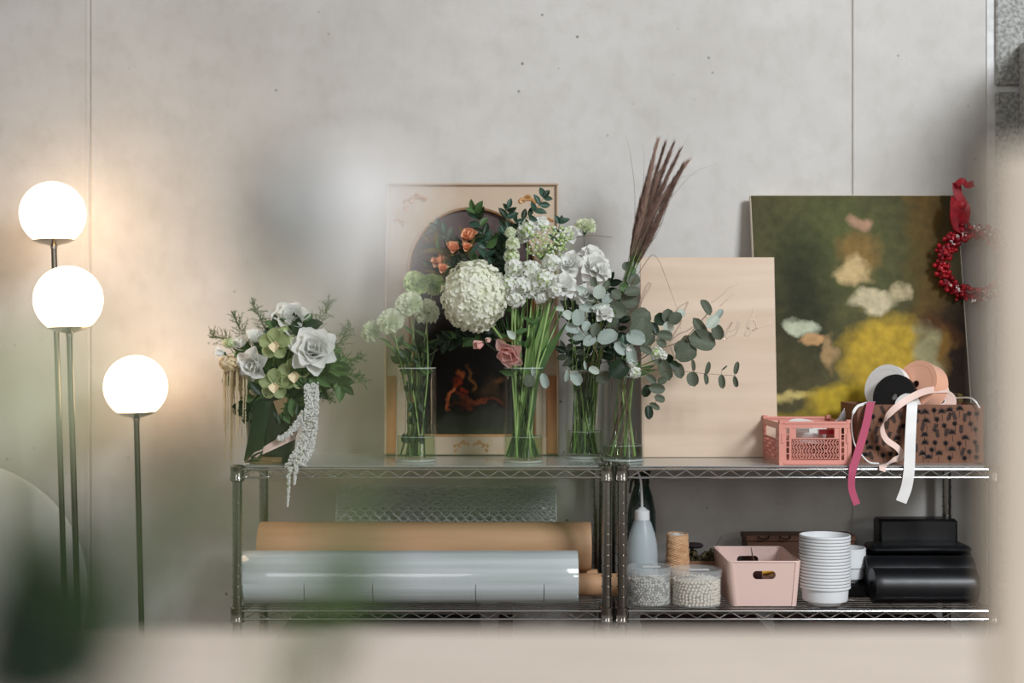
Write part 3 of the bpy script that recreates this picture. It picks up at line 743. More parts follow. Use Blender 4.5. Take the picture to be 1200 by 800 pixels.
# loose ribbon ends
def rib(name, pts, wd, m, label, across=None, th=.0007):
    mb = ribbon(pts, wd, m, across=across, th=th, n=10); return solo(name, mb, m, label, 'ribbon', 'loose ribbon ends')
yf = 3.484
m_mag = mat('raspberry_velvet', (172, 70, 98), .8, sheen=.6)
rib('ribbon', [P(1022, 471, 3.60), P(1020, 474, 3.575), P(1013, 505, 3.55), P(1003, 538, 3.505), P(999, 552, 3.484), P(998, 572, 3.484), P(1004, 591, 3.482)], .019, m_mag, 'raspberry pink velvet ribbon hanging over the shelf edge', ((1, 0, 0), (.9, .3, .2)))
rib('ribbon', [P(1070, 470, 3.60), P(1069, 474, 3.572), P(1067, 510, 3.55), P(1066, 540, 3.495), P(1065, 555, 3.482), P(1062, 572, 3.480), P(1056, 588, 3.478)], .026, m_satin, 'wide white satin ribbon hanging straight over the shelf edge', ((1, 0, 0), (.9, -.3, .2)))
rib('ribbon', [P(1112, 456, 3.63), P(1085, 458, 3.59), P(1060, 470, 3.562), P(1042, 485, 3.55), P(1034, 500, 3.55), P(1038, 514, 3.55), P(1052, 525, 3.55), P(1056, 534, 3.545), P(1045, 541, 3.53), P(1035, 546, 3.49), P(1034, 552, 3.481)], .017, m_blush, 'long blush ribbon curling down the printed box front', ((0, .4, 1), (1, .3, 0)))
rib('ribbon', [P(1016, 472, 3.60), P(1004, 477, 3.56), P(998, 492, 3.53), P(1000, 515, 3.53), P(1006, 528, 3.525), P(1018, 541, 3.52), P(1030, 543, 3.52)], .007, m_satin, 'narrow white ribbon looping between the crate and the printed box', ((.3, .6, .6), (.2, .9, .4)))
rib('ribbon', [P(1120, 466, 3.66), P(1136, 466, 3.60), P(1143, 470, 3.575), P(1148, 478, 3.575)], .004, m_satin, 'thin cream cord end at the right corner of the printed box', ((0, .3, 1), (1, .3, 1)))
m_clear = mat('clear_plastic', (240, 245, 245), .03, trans=1.0, ior=1.3)
p = P(1112, 462, 3.68); solo('plastic_box', MB().cbox(p.x - .03, p.x + .03, 3.66, 3.72, bz1 - .03, bz1 + .026, .002), m_clear, 'small clear plastic box behind the ribbons in the printed box', 'box')

# ------------------------------------------------------------------ lower shelf, left unit: rolls
ZL1 = ZM + .0013
m_cello = mat('cellophane_film', (212, 220, 222), .12, trans=.15, ior=1.4, coat=.6, c2=(188, 196, 196), scale=3, stretch=(.4, 14, 14), bump=.12, bscale=5)
m_kraft = mat('kraft_paper', (196, 156, 120), .6, c2=(180, 138, 102), scale=3, stretch=(.5, 6, 6), bump=.1, bscale=4)
def roll(name, x0, x1, y, z, r, m, label, cat='roll', group=None, core=.35, coremat=None):
    rt = root(name, ((x0 + x1) / 2, y, z - r), label, cat, group); L = x1 - x0
    prof = [(r * core, x0)]
    for i in range(5): prof.append((r * (core + (.985 - core) * (i + .5) / 5), x0 + (.0008 if i % 2 else 0)))
    prof += [(r * .99, x0), (r, x0 + .001)]
    for i in range(1, 12): prof.append((r * (1 + .006 * math.sin(i * 2.3)), x0 + L * i / 12))
    prof += [(r, x1 - .001), (r * .99, x1)]
    for i in range(5): prof.append((r * (.985 - (.985 - core) * (i + .5) / 5), x1 - (.0008 if i % 2 else 0)))
    prof += [(r * core, x1), (r * core, x0)]
    part('sheet_roll', MB().lathe(prof, (0, y, z), 64, 'x'), m, rt)
    part('core_tube', MB().lathe([(r * core * .8, x0 - .002), (r * core * .99, x0 - .002), (r * core * .99, x1 + .002), (r * core * .8, x1 + .002), (r * core * .8, x0 - .002)], (0, y, z), 32, 'x'), coremat or m_kraft, rt)
    return rt
xa = P(285, 0, 3.56).x; xb = P(677, 0, 3.56).x
cyl = roll('cellophane_roll', xa, xb, 3.568, ZL1 + .067, .066, m_cello, 'long clear cellophane roll lying at the front of the lower left shelf', core=.3)
for (a, b) in ((286, 357), (358, 437), (438, 557), (558, 637), (638, 676)):     # loose outer turn, creased into five fields
    rows = []; X0, X1 = P(a, 0, 3.52).x, P(b, 0, 3.52).x
    for i in range(9):
        an = math.radians(186 + i * 7); rr = .0675 + .002 * math.sin(i / 8 * PI)
        rows.append([Vector((X0 + (X1 - X0) * q / 4, 3.568 + rr * math.cos(an), ZL1 + .067 + rr * math.sin(an))) for q in range(5)])
    part('film_fold', MB().slab(rows, .0004), m_cello, cyl)
roll('kraft_roll', P(305, 0, 3.70).x, P(692, 0, 3.70).x, 3.702, ZL1 + .060 + .0635 + .001, .063, m_kraft, 'big kraft paper roll lying behind and above the cellophane roll', core=.4)
roll('kraft_roll', P(470, 0, 3.67).x, P(727, 0, 3.67).x, 3.668, ZL1 + .030, .029, m_kraft, 'thin kraft paper roll whose end sticks out behind the centre posts', core=.5, group=None)
roll('kraft_roll', P(400, 0, 3.73).x, P(700, 0, 3.73).x, 3.735, ZL1 + .030, .029, m_kraft, 'second thin kraft paper roll, hidden under the big kraft roll', core=.5)
roll('kraft_roll', P(400, 0, 3.84).x, P(650, 0, 3.84).x, 3.84, ZL1 + .047, .046, m_kraft, 'kraft paper roll at the back under the wire netting', core=.5)
m_wire = mat('galvanised_wire', (214, 218, 218), .4, .35)
x0 = P(397, 0, 3.83).x; x1 = P(651, 0, 3.83).x; nr = root('netting_roll', ((x0 + x1) / 2, 3.857, ZL1 + .06), 'roll of galvanised hexagonal wire netting behind the kraft roll', 'netting')
mb = MB(); cz = ZL1 + .180
for (rr, ph) in ((.083, 0), (.070, .3), (.056, .7)):
    NC = 38; NL = 46; cw = (x1 - x0) / NL
    def hp(i, j, e):   # zigzag chains running along the roll
        a = 2 * PI * (j + (.32 if (i + e) % 2 else -.32) * (1 if e else -1)) / NC + ph
        r2 = rr + .0035 * math.sin(i * 1.7 + j * 2.1)
        return Vector((x0 + cw * i + .002 * math.sin(j * 3), 3.857 + r2 * math.cos(a), cz + r2 * math.sin(a)))
    for j in range(NC):
        pts = []
        for i in range(NL + 1):
            q = (i + j) % 2; a = 2 * PI * (j + (.30 if q else -.30)) / NC + ph; r2 = rr + .004 * math.sin(i * 1.7 + j * 2.1)
            pts.append(Vector((x0 + cw * (i + R(-.1, .1)), 3.857 + r2 * math.cos(a), cz + r2 * math.sin(a))))
        mb.tube(pts, .0013, 3, cap=False)
        for i in range(NL + 1):
            if (i + j) % 2:
                a0 = 2 * PI * (j + .30) / NC + ph; a1 = 2 * PI * (j + .70) / NC + ph
                mb.tube([Vector((x0 + cw * i, 3.857 + rr * math.cos(a0), cz + rr * math.sin(a0))), Vector((x0 + cw * i, 3.857 + rr * math.cos(a1), cz + rr * math.sin(a1)))], .0011, 3, cap=False)
part('wire_mesh', mb, m_wire, nr, kind='stuff')
part('selvedge_wire', MB().tube([(x0, 3.857 + .083 * math.cos(2 * PI * i / 40), cz + .083 * math.sin(2 * PI * i / 40)) for i in range(40)], .0016, 6, closed=True), m_wire, nr)
part('selvedge_wire', MB().tube([(x1, 3.857 + .083 * math.cos(2 * PI * i / 40), cz + .083 * math.sin(2 * PI * i / 40)) for i in range(40)], .0016, 6, closed=True), m_wire, nr)

# ------------------------------------------------------------------ lower shelf, right unit
m_ldpe = mat('milky_plastic', (206, 216, 220), .35, trans=.45, ior=1.3, sub=.0)
m_wcap = mat('white_plastic', (232, 234, 236), .4)
c = P(752.5, 0, 3.66); c.z = ZL1
k = 3.66 / FPX
bt = root('squeeze_bottle', c, 'milky plastic squeeze bottle with a bent spout tube, behind the pin tub', 'bottle')
hb = [(0, 0), (17, 0), (18, 1), (18.2, 20), (18.2, 50), (17.5, 62), (15, 74), (11, 86), (8, 92), (7.5, 95), (0, 95)]
part('body', MB().lathe([(r * k, z * k) for r, z in hb], c, 40), m_ldpe, bt)
part('liquid', MB().lathe([(0, 1.5 * k), (16 * k, 1.5 * k), (16.6 * k, 4 * k), (16.6 * k, 44 * k), (0, 44 * k)], c, 32), mat('pale_liquid', (190, 205, 212), .1, trans=.6, ior=1.33), bt)
part('screw_cap', MB().lathe([(8.3 * k, 90 * k), (9 * k, 91 * k), (8.6 * k, 101 * k), (5 * k, 103 * k), (3 * k, 105 * k), (0, 105 * k)], c, 24), m_wcap, bt)
part('spout_tube', MB().tube(bez([c + Vector((0, 0, 104 * k)), c + Vector((-1 * k, 0, 130 * k)), c + Vector((-3 * k, 0, 142 * k)), c + Vector((-9 * k, 0, 152 * k)), c + Vector((-15 * k, 0, 157 * k))], 8), [.0034 - .0016 * i / 32 for i in range(33)], 10), m_wcap, bt)
m_dkgl = mat('dark_green_glass', (40, 62, 58), .08, trans=.35, coat=.5)
c = P(752, 0, 3.78); c.z = ZL1; k = 3.78 / FPX
gb = root('spray_bottle', c, 'dark green glass bottle with a black spray head behind the squeeze bottle', 'bottle')
part('body', MB().lathe([(r * k, z * k) for r, z in ((0, 0), (16.5, 0), (17, 2), (17, 70), (16.5, 90), (13, 108), (9, 120), (8, 126), (0, 126))], c, 40), m_dkgl, gb)
part('collar', MB().lathe([(8.5 * k, 122 * k), (9 * k, 124 * k), (8.6 * k, 134 * k), (0, 134 * k)], c, 24), m_blk, gb)
part('spray_head', MB().cbox(c.x - 6 * k, c.x + 10 * k, c.y - .010, c.y + .010, c.z + 134 * k, c.z + 146 * k, .003), m_blk, gb)
part('trigger', MB().tube([c + Vector((-5 * k, 0, 136 * k)), c + Vector((-12 * k, 0, 126 * k)), c + Vector((-14 * k, 0, 112 * k))], [.005, .004, .003], 8), m_blk, gb)
m_tub = mat('clear_tub', (235, 240, 240), .04, alpha=.16, coat=.5)
m_pearl = mat('ivory_pearl', (226, 214, 196), .2, coat=.6); m_pearl2 = mat('grey_white_pearl', (206, 200, 190), .3, coat=.5, c2=(110, 96, 84), scale=90, lo=.5, hi=.56)
def tub(px, pyb, Y, rpx, hpx, fill, m, label, rr, pins):
    k = Y / FPX; c = P(px, 0, Y); c.z = ZL1; r = rpx * k; h = hpx * k
    rt = root('pearl_tub', c, label, 'tub')
    part('tub_wall', MB().lathe([(r * .0, .0004), (r * .97, .0004), (r, .003), (r, h * .84), (r * .985, h * .84), (r * .985, .004), (r * .96, .0016), (0, .0016)], c, 48), m_tub, rt)
    part('lid', MB().lathe([(r * 1.03, h * .80), (r * 1.035, h * .98), (r * 1.0, h), (r * .9, h * .985), (0, h * .985), (0, h * .965), (r * .98, h * .965), (r * 1.012, h * .95), (r * 1.01, h * .80), (r * 1.03, h * .80)], c, 48), m_tub, rt)
    part('lid_label', MB().cbox(c.x - r * .35, c.x + r * .45, c.y - r * .62, c.y - r * .2, c.z + h + .0004, c.z + h + .0009, .0001), m_wpl, rt, smooth=False)
    mb = MB(); pt = []
    zmax = h * fill; n_try = 0; lay = rr * 1.7; z = rr + .002; j = 0
    while z < zmax:                # packed rings: outer layers dense, inner coarse
        for q, ring in enumerate((r * .975 - rr, r * .975 - 3 * rr)):
            n_ = int(2 * PI * ring / (2.05 * rr)); ph = (j % 2) * PI / n_ + R(-.1, .1)
            for i in range(n_):
                a = 2 * PI * i / n_ + ph
                if math.sin(a) > .35 and z < zmax - 2 * lay: continue
                pt.append(Vector((ring * math.cos(a) * R(.97, 1), ring * math.sin(a) * R(.97, 1), z + R(-.45, .45) * rr)))
        z += lay; j += 1
    for ring in [r * .975 - (2 * i + 5) * rr for i in range(30)]:
        if ring < 0: break
        n_ = max(1, int(2 * PI * ring / (2.1 * rr)))
        for i in range(n_): pt.append(Vector((ring * math.cos(2 * PI * i / n_), ring * math.sin(2 * PI * i / n_), z - lay + R(-.3, .7) * rr)))
    for p in pt: mb.ball(c + p, rr * (R(.8, 1.0) if pins else 1), 6, 5)
    if pins:
        for p in random.sample(pt, 160):
            d = Vector((R(-1, 1), R(-1, 1), R(-.6, .6))).normalized() * .018; e = p + d
            if math.hypot(e.x, e.y) > r * .95 or not (.004 < e.z < h * .8): continue
            mb.tube([c + p, c + e], .0005, 3)
    part('pearls', mb, m, rt, kind='stuff')
tub(761, 706, 3.575, 26, 44, .70, m_pearl2, 'clear tub of mixed grey pearl headed pins at the centre posts', .0036, True)
tub(816, 708, 3.56, 29, 42, .74, m_pearl, 'clear tub of ivory pearls left of the pink bin', .0046, False)
m_twine = mat('peach_twine', (214, 176, 138), .9, c2=(196, 152, 114), scale=60, bump=.4, bscale=160)
c = P(794, 0, 3.70); c.z = ZL1; k = 3.70 / FPX
tw = root('twine_spool', c, 'cone of peach coloured twine standing behind the pearl tubs', 'twine')
part('core', MB().lathe([(0, 0), (13 * k, 0), (10 * k, 70 * k), (5 * k, 71 * k), (5 * k, 4 * k), (0, 4 * k)], c, 24), m_wpl, tw)
mb = MB(); pts = []
for i in range(900):
    t = i / 899; a = t * 2 * PI * 60; zz = (2 + 66 * t + 7 * math.sin(a * .5 + 1.0 * t)) * k; zz = min(max(zz, .002), 71 * k)
    r_ = (15.0 - 3.0 * zz / (70 * k)) * k * (1 + .03 * math.sin(t * 50)); pts.append(c + Vector((r_ * math.cos(a), r_ * math.sin(a), zz)))
mb.tube(pts, .0017, 4); part('wound_twine', mb, m_twine, tw)
part('twine_body', MB().lathe([(13.5 * k, .001), (14.6 * k, .004), (12.0 * k, 68 * k), (10.5 * k, 70 * k)], c, 32), m_twine, tw)
# tray with dried moss
m_tray = mat('brown_card_tray', (134, 98, 74), .8); m_moss = mat('dried_moss', (98, 88, 60), .9, c2=(64, 56, 38), scale=60)
a = P(796, 0, 3.80); b = P(840, 0, 3.80); zt_ = P(0, 657, 3.78).z
tr = root('card_tray', ((a.x + b.x) / 2, 3.81, ZL1), 'brown card tray heaped with dried seed heads behind the twine', 'tray')
for (x0_, x1_, y0_, y1_) in ((a.x, b.x, 3.775, 3.778), (a.x, b.x, 3.845, 3.848), (a.x, a.x + .003, 3.778, 3.845), (b.x - .003, b.x, 3.778, 3.845)):
    part('tray_side', MB().box(x0_, x1_, y0_, y1_, ZL1, zt_), m_tray, tr, smooth=False)
part('tray_bottom', MB().box(a.x + .003, b.x - .003, 3.778, 3.845, ZL1, ZL1 + .002), m_tray, tr, smooth=False)
mb = MB()
for i in range(170):
    p = Vector((R(a.x + .006, b.x - .006), R(3.782, 3.842), R(zt_ - .012, zt_ + .022))); mb.ball(p, R(.003, .007), 6, 4)
solo('dried_seed_heads', mb, m_moss, 'heap of olive brown dried seed heads in the card tray', 'dried flowers', kind='stuff')
c = P(813, 637, 3.82)
solo('dark_disc', MB().lathe([(0, -.006), (.020, -.006), (.026, 0), (.020, .006), (0, .008)], (c.x, 3.815, zt_ + .036), 28), mat('dark_plum_felt', (52, 40, 44), .7), 'dark round plum coloured lid resting on the seed heads', 'lid')
# dried stick behind
solo('dried_branch', MB().tube([P(820, 690, 3.86), P(832, 652, 3.87), P(846, 628, 3.88)], [.002, .0016, .0008], 6), mat('dry_stem_brown', (140, 108, 74), .8), 'thin dry brown stem leaning between tray and pink bin', 'stem')
# pink storage bin
m_bin = mat('blush_plastic_bin', (226, 196, 186), .45, sub=.0)
def rrect(x0, x1, y0, y1, r, z, n=6):
    pts = []
    for (cx_, cy_, a0) in ((x1 - r, y1 - r, 0), (x0 + r, y1 - r, 90), (x0 + r, y0 + r, 180), (x1 - r, y0 + r, 270)):
        for i in range(n + 1):
            a_ = math.radians(a0 + 90 * i / n); pts.append(Vector((cx_ + r * math.cos(a_), cy_ + r * math.sin(a_), z)))
    return pts
Yn, Yk = 3.525, 3.78
bx0 = P(853, 0, Yn).x; bx1 = P(938, 0, Yn).x; ex0 = P(859, 0, Yn).x; ex1 = P(934, 0, Yn).x
zt_ = P(0, 658, Yn).z; Hh = zt_ - ZL1
bi = root('storage_bin', ((bx0 + bx1) / 2, (Yn + Yk) / 2, ZL1), 'blush pink plastic bin with oval handle holes on the lower right shelf', 'bin')
# body as front/back/side walls with true slots: build walls by grids with the slot left out
def wall_grid(plf, W, H, slot):
    """plf(a, z) gives outer point; quads inside slot (a0,a1,z0,z1, rounded) are skipped"""
    a0, a1, z0, z1 = slot; r = (z1 - z0) / 2; cx0, cx1, cz_ = a0 + r, a1 - r, (z0 + z1) / 2
    n = 24; hole = []
    for i in range(n):
        an = 2 * PI * i / n
        hx = (cx1 if math.cos(an) >= 0 else cx0) + r * math.cos(an); hole.append((hx, cz_ + r * math.sin(an)))
    outer = []
    for i in range(n):
        an = 2 * PI * i / n; t_ = 1 / max(abs(math.cos(an)), abs(math.sin(an)))
        outer.append((W / 2 + W / 2 * math.cos(an) * t_, H / 2 + H / 2 * math.sin(an) * t_))
    return hole, outer
t = .0022
def bin_wall(y_top, y_bot, sgn):
    W = 1.0; mb = MB()
    hole, outer = wall_grid(None, 1.0, Hh, (.30, .70, Hh * .60, Hh * .80))
    def pt(a, z, inn):
        f_ = z / Hh; xl = ex0 + (bx0 - ex0) * f_; xr_ = ex1 + (bx1 - ex1) * f_; xl += .012; xr_ -= .012
        yy = y_bot + (y_top - y_bot) * f_ + sgn * (t if inn else 0)
        return Vector((xl + (xr_ - xl) * a, yy, ZL1 + z))
    # use metric slot in normalised a: rebuild with proper roundness
    Wm = bx1 - bx0 - .024; r_ = Hh * .095; hole = []
    n = 24
    for i in range(n):
        an = 2 * PI * i / n; hx = (.69 * Wm - r_ if math.cos(an) >= 0 else .31 * Wm + r_) + r_ * math.cos(an); hole.append((hx / Wm, Hh * .70 + r_ * math.sin(an)))
    for inn in (False, True):
        vs = [pt(a, z, inn) for a, z in hole] + [pt(a, z, inn) for a, z in outer]
        mb.add(vs, [(i, (i + 1) % n, n + (i + 1) % n, n + i) if (inn == (sgn > 0)) else (i, n + i, n + (i + 1) % n, (i + 1) % n) for i in range(n)])
    vs = [pt(a, z, False) for a, z in hole] + [pt(a, z, True) for a, z in hole]
    mb.add(vs, [(i, n + i, n + (i + 1) % n, (i + 1) % n) for i in range(n)])
    return mb
part('end_wall', bin_wall(Yn, Yn + .008, 1), m_bin, bi)
part('end_wall', bin_wall(Yk, Yk - .008, -1), m_bin, bi)
for s in (0, 1):
    rows = []
    for j in range(7):
        f_ = j / 6; xo = (ex0 + (bx0 - ex0) * f_) if s == 0 else (ex1 + (bx1 - ex1) * f_); sg_ = 1 if s == 0 else -1
        yn = Yn + .008 * (1 - f_); yk = Yk - .008 * (1 - f_); z = ZL1 + Hh * f_; r_ = .012; row = []
        for i in range(6):
            an = PI / 2 * i / 5; row.append(Vector((xo + sg_ * (r_ - r_ * math.sin(an)), yn + r_ - r_ * math.cos(an), z)))
        for i in range(6):
            an = PI / 2 * i / 5; row.append(Vector((xo + sg_ * (r_ - r_ * math.cos(an)), yk - r_ + r_ * math.sin(an), z)))
        rows.append(row)
    part('side_wall', MB().slab(rows, t if s == 0 else -t), m_bin, bi)
part('bottom', MB().cbox(ex0 + .002, ex1 - .002, Yn + .010, Yk - .010, ZL1, ZL1 + .003, .001), m_bin, bi)
lip = rrect(bx0, bx1, Yn, Yk, .0122, zt_); part('rim', MB().tube(lip, .0022, 8, closed=True), m_bin, bi)
# things in the bin
solo('tool_handle', MB().tube([P(885, 672, 3.60), P(910, 666, 3.62), P(924, 668, 3.64)], [.006, .008, .006], 10), mat('ochre_handle', (206, 150, 50), .4), 'ochre yellow tool handle lying in the blush bin', 'tool')
solo('garden_glove', MB().cbox(P(868, 0, 3.6).x, P(892, 0, 3.6).x, 3.58, 3.66, ZL1 + .005, ZL1 + .085, .006), mat('dark_maroon_cloth', (62, 34, 30), .8), 'dark maroon folded cloth inside the blush bin', 'cloth')
solo('dry_twig', MB().tube([P(893, 680, 3.68), P(882, 652, 3.70), P(880, 641, 3.70)], [.0025, .002, .001], 6), mat('twig_dark', (84, 56, 48), .8), 'short dark twig standing in the blush bin', 'twig')
solo('cork_block', MB().cbox(P(893, 0, 3.64).x, P(905, 0, 3.64).x, 3.625, 3.65, ZL1 + .06, P(0, 657, 3.64).z, .002), mat('cork_tan', (214, 168, 96), .8), 'small tan cork block peeping over the rim of the blush bin', 'cork')
# brown wooden box behind the bin
m_bw = mat('brown_wood_box', (104, 70, 50), .6, c2=(84, 54, 38), scale=6, stretch=(1, 1, 6))
x0, x1 = P(874, 0, 3.83).x, P(1000, 0, 3.83).x; z1 = P(0, 627, 3.82).z
wb = root('wooden_box', ((x0 + x1) / 2, 3.845, ZL1), 'brown wooden box with dark wire handles behind the blush bin', 'box')
part('box_body', MB().cbox(x0, x1, 3.815, 3.90, ZL1, z1 - .016, .002), m_bw, wb, smooth=False)
part('lid', MB().cbox(x0 - .003, x1 + .003, 3.812, 3.903, z1 - .0155, z1, .002), m_bw, wb, smooth=False)
for px in (895, 920, 955):
    a = P(px - 6, 0, 3.81).x; b = P(px + 6, 0, 3.81).x; part('handle', MB().tube(bez([(a, 3.812, z1 - .002), (a + .004, 3.800, z1 - .006), (b - .004, 3.800, z1 - .006), (b, 3.812, z1)], 5), .0016, 6), m_blk, wb)
# white nesting pots
m_pot = mat('white_plastic_pot', (226, 228, 230), .45, sub=.0)
def pot_mesh(r, h):
    return MB().lathe([(0, .0), (r * .62, 0), (r * .655, .002), (r * .665, h * .18), (r * .88, h * .22), (r * .90, h * .35), (r * .925, h * .88), (r, h * .885), (r * 1.01, h * .94), (r, h), (r * .95, h), (r * .93, h * .93), (r * .875, h * .38), (r * .85, h * .245), (r * .63, h * .2), (r * .62, .003), (0, .003)], (0, 0, 0), 40)
def pots(px, Y, rpx, hpx, n, ytop, z0, where, grp):
    k = Y / FPX; me = pot_mesh(rpx * k, hpx * k).data('pot', m_pot); top = P(0, ytop, Y).z; step = (top - z0 - hpx * k) / (n - 1)
    for i in range(n):
        o = bpy.data.objects.new('plant_pot', me); COL.objects.link(o); o.location = (P(px, 0, Y).x + R(-.0006, .0006), Y, z0 + i * step)
        ordn = ['lowest', 'second', 'third', 'fourth', 'fifth', 'sixth', 'seventh', 'eighth', 'ninth', 'tenth', 'eleventh', 'twelfth', 'thirteenth', 'fourteenth', 'fifteenth', 'sixteenth', 'seventeenth'][i]
        lab = f'white plastic pot, {"topmost" if i == n - 1 else ordn + (" from the bottom" if i else "")} of the {where} nested stack'
        tag(o, lab, 'pot', grp)
pots(966.5, 3.565, 29.5, 22, 17, 626, ZL1, 'taller front', 'white pots in the front stack')
# dark plinth bag under the back stack; the back stack is held up by it
m_black = mat('black_vinyl', (14, 15, 18), .38, c2=(20, 22, 26), scale=4, bump=.25, bscale=14)
yb = 3.70; zsup = ZL1 + .034
pots(992, yb, 22, 20, 10, 641, zsup, 'shorter rear', 'white pots in the rear stack')
solo('black_box', MB().cbox(P(972, 0, yb).x, P(1016, 0, yb).x, yb - .045, yb + .05, ZL1, zsup - .0005, .004), m_black, 'low black box carrying the shorter stack of white pots', 'box')
# black rolls of film
def broll(px0, px1, y, z, r, label, ex=1.0):
    return roll('black_roll', P(px0, 0, y).x, P(px1, 0, y).x, y, z, r, m_black, label, 'roll', 'black film rolls', core=.3, coremat=m_blk)
broll(1022, 1142, 3.575, ZL1 + .044, .0435, 'glossy black film roll lying at the front of the lower right shelf')
broll(1012, 1138, 3.675, ZL1 + .052, .0515, 'middle black film roll, behind the front black roll')
broll(1014, 1134, 3.79, ZL1 + .052, .0515, 'rearmost low black film roll against the wall')
solo('black_bag', MB().cbox(P(1020, 0, 3.72).x, P(1137, 0, 3.72).x, 3.70, 3.80, ZL1 + .105, P(0, 640, 3.70).z, .008), m_black, 'flat folded black bag lying on the black film rolls', 'bag')
solo('black_bag', MB().cbox(P(1028, 0, 3.83).x, P(1119, 0, 3.83).x, 3.803, 3.875, ZL1 + .106, P(0, 607, 3.83).z, .006), m_black, 'upright black bag rising behind the black film rolls', 'bag')
# things on the bottommost shelf, just seen above the bench
m_mar = mat('maroon_card', (74, 40, 40), .7)
ZL2 = ZL + .0013
for (a, b, lab, m_) in ((585, 600, 'narrow maroon box on the bottom shelf of the left unit', m_mar), (330, 560, 'wide dark grey crate on the bottom shelf of the left unit', mat('dark_grey_crate', (58, 56, 52), .7)),
                    (760, 900, 'dark maroon box on the bottom shelf of the right unit', m_mar), (925, 1120, 'dark brown box on the bottom shelf of the right unit', mat('dark_brown_card', (60, 42, 38), .7))):
    X0, X1 = P(a, 0, 3.6).x, P(b, 0, 3.6).x; rt = root('storage_box', ((X0 + X1) / 2, 3.68, ZL2), lab, 'box')
    part('box_body', MB().cbox(X0, X1, 3.56, 3.80, ZL2, ZL2 + .25, .003), m_, rt, smooth=False); part('lid', MB().cbox(X0 - .003, X1 + .003, 3.557, 3.803, ZL2 + .2505, ZL2 + .275, .003), m_, rt, smooth=False)
# ------------------------------------------------------------------ flowers and foliage
def thin_glass(name, tint, ior, rough=0.02, boost=1.0):
    m = bpy.data.materials.new(name); m.use_nodes = True; nt = m.node_tree
    for n in list(nt.nodes): nt.nodes.remove(n)
    o_ = nt.nodes.new('ShaderNodeOutputMaterial'); t_ = nt.nodes.new('ShaderNodeBsdfTransparent'); t_.inputs[0].default_value = (*tint, 1)
    g = nt.nodes.new('ShaderNodeBsdfGlossy'); g.inputs['Roughness'].default_value = rough
    f = nt.nodes.new('ShaderNodeLayerWeight'); f.inputs[0].default_value = 0.5
    pw = nt.nodes.new('ShaderNodeMath'); pw.operation = 'POWER'; pw.inputs[1].default_value = 5.0
    mu = nt.nodes.new('ShaderNodeMath'); mu.operation = 'MULTIPLY_ADD'; mu.inputs[1].default_value = boost; mu.inputs[2].default_value = 0.03; mu.use_clamp = True
    x = nt.nodes.new('ShaderNodeMixShader'); nt.links.new(f.outputs['Facing'], pw.inputs[0]); nt.links.new(pw.outputs[0], mu.inputs[0]); nt.links.new(mu.outputs[0], x.inputs[0]); nt.links.new(t_.outputs[0], x.inputs[1]); nt.links.new(g.outputs[0], x.inputs[2])
    nt.links.new(x.outputs[0], o_.inputs[0]); return m
m_vase = thin_glass('clear_glass', (.975, .985, .975), 1.45, boost=.5); m_water = thin_glass('vase_water', (.84, .92, .76), 1.15, boost=.15)
def leafmat(n, c, c2, rough=.45, **k): return mat(n, c, rough, c2=c2, scale=25, bump=.15, bscale=60, tl=.28, **k)
LM = {'dark': leafmat('leaf_dark', (40, 62, 40), (28, 46, 30), .35), 'mid': leafmat('leaf_mid', (92, 124, 72), (68, 98, 56)), 'bright': leafmat('leaf_bright', (138, 168, 100), (106, 142, 78)),
      'slate': leafmat('leaf_slate', (106, 114, 96), (82, 92, 76), .55), 'silver': leafmat('leaf_silver', (184, 198, 190), (156, 172, 164), .55), 'pale': leafmat('leaf_pale', (202, 212, 200), (178, 192, 178), .5),
      'bronze': leafmat('leaf_bronze', (128, 108, 64), (84, 86, 48), .4), 'blue': leafmat('leaf_bluegreen', (70, 100, 84), (50, 78, 64), .3)}
m_stem = mat('stem_green', (152, 178, 112), .45, c2=(118, 148, 82), scale=20); m_stemd = mat('stem_dark', (66, 84, 48), .5, c2=(48, 60, 36), scale=20); m_stemb = mat('stem_brown', (110, 92, 70), .6)
m_white = mat('petal_white', (250, 250, 248), .5, tl=.4, c2=(242, 243, 238), scale=30); m_wgr = mat('petal_green_white', (238, 242, 222), .5, tl=.4, c2=(222, 232, 196), scale=25)
m_hyd = mat('hydrangea_cream', (250, 250, 240), .5, tl=.4, c2=(238, 241, 220), scale=40); m_lime = mat('petal_lime', (220, 232, 184), .5, tl=.4, c2=(196, 218, 146), scale=30)
m_pnk = mat('petal_pink', (246, 210, 202), .5, tl=.4, c2=(236, 184, 178), scale=25); m_pnkl = mat('petal_blush', (238, 214, 204), .5, tl=.4, c2=(230, 192, 182), scale=25)
m_org = mat('petal_orange', (240, 172, 126), .5, tl=.4, c2=(246, 200, 166), scale=40); m_crm = mat('petal_cream', (230, 218, 186), .6, tl=.4, c2=(216, 200, 160), scale=30)
m_fern = mat('fern_green', (74, 98, 58), .7); m_fernl = mat('fern_olive', (112, 122, 76), .7)
def leaf_mesh(name, m, ratio=.5, fold=.12, curl=.15, shape='oval', n=8):
    rows = []
    for i in range(n + 1):
        t = i / n
        if shape == 'round': w = (1 - abs(2 * t - 1) ** 2.2) ** .5 if 0 < t < 1 else 0.02
        elif shape == 'lance': w = math.sin(PI * t ** .75) ** 1.0 if 0 < t < 1 else 0.02
        else: w = math.sin(PI * t ** .85) ** .75 if 0 < t < 1 else 0.02
        w *= ratio / 2; z = -curl * (t * t) + curl * .3 * t
        rows.append([(-w, t, z + w * fold * 3), (-w * .5, t, z + w * fold), (0, t, z), (w * .5, t, z + w * fold), (w, t, z + w * fold * 3)])
    return MB().sheet(rows).data(name, m)
SH = {}
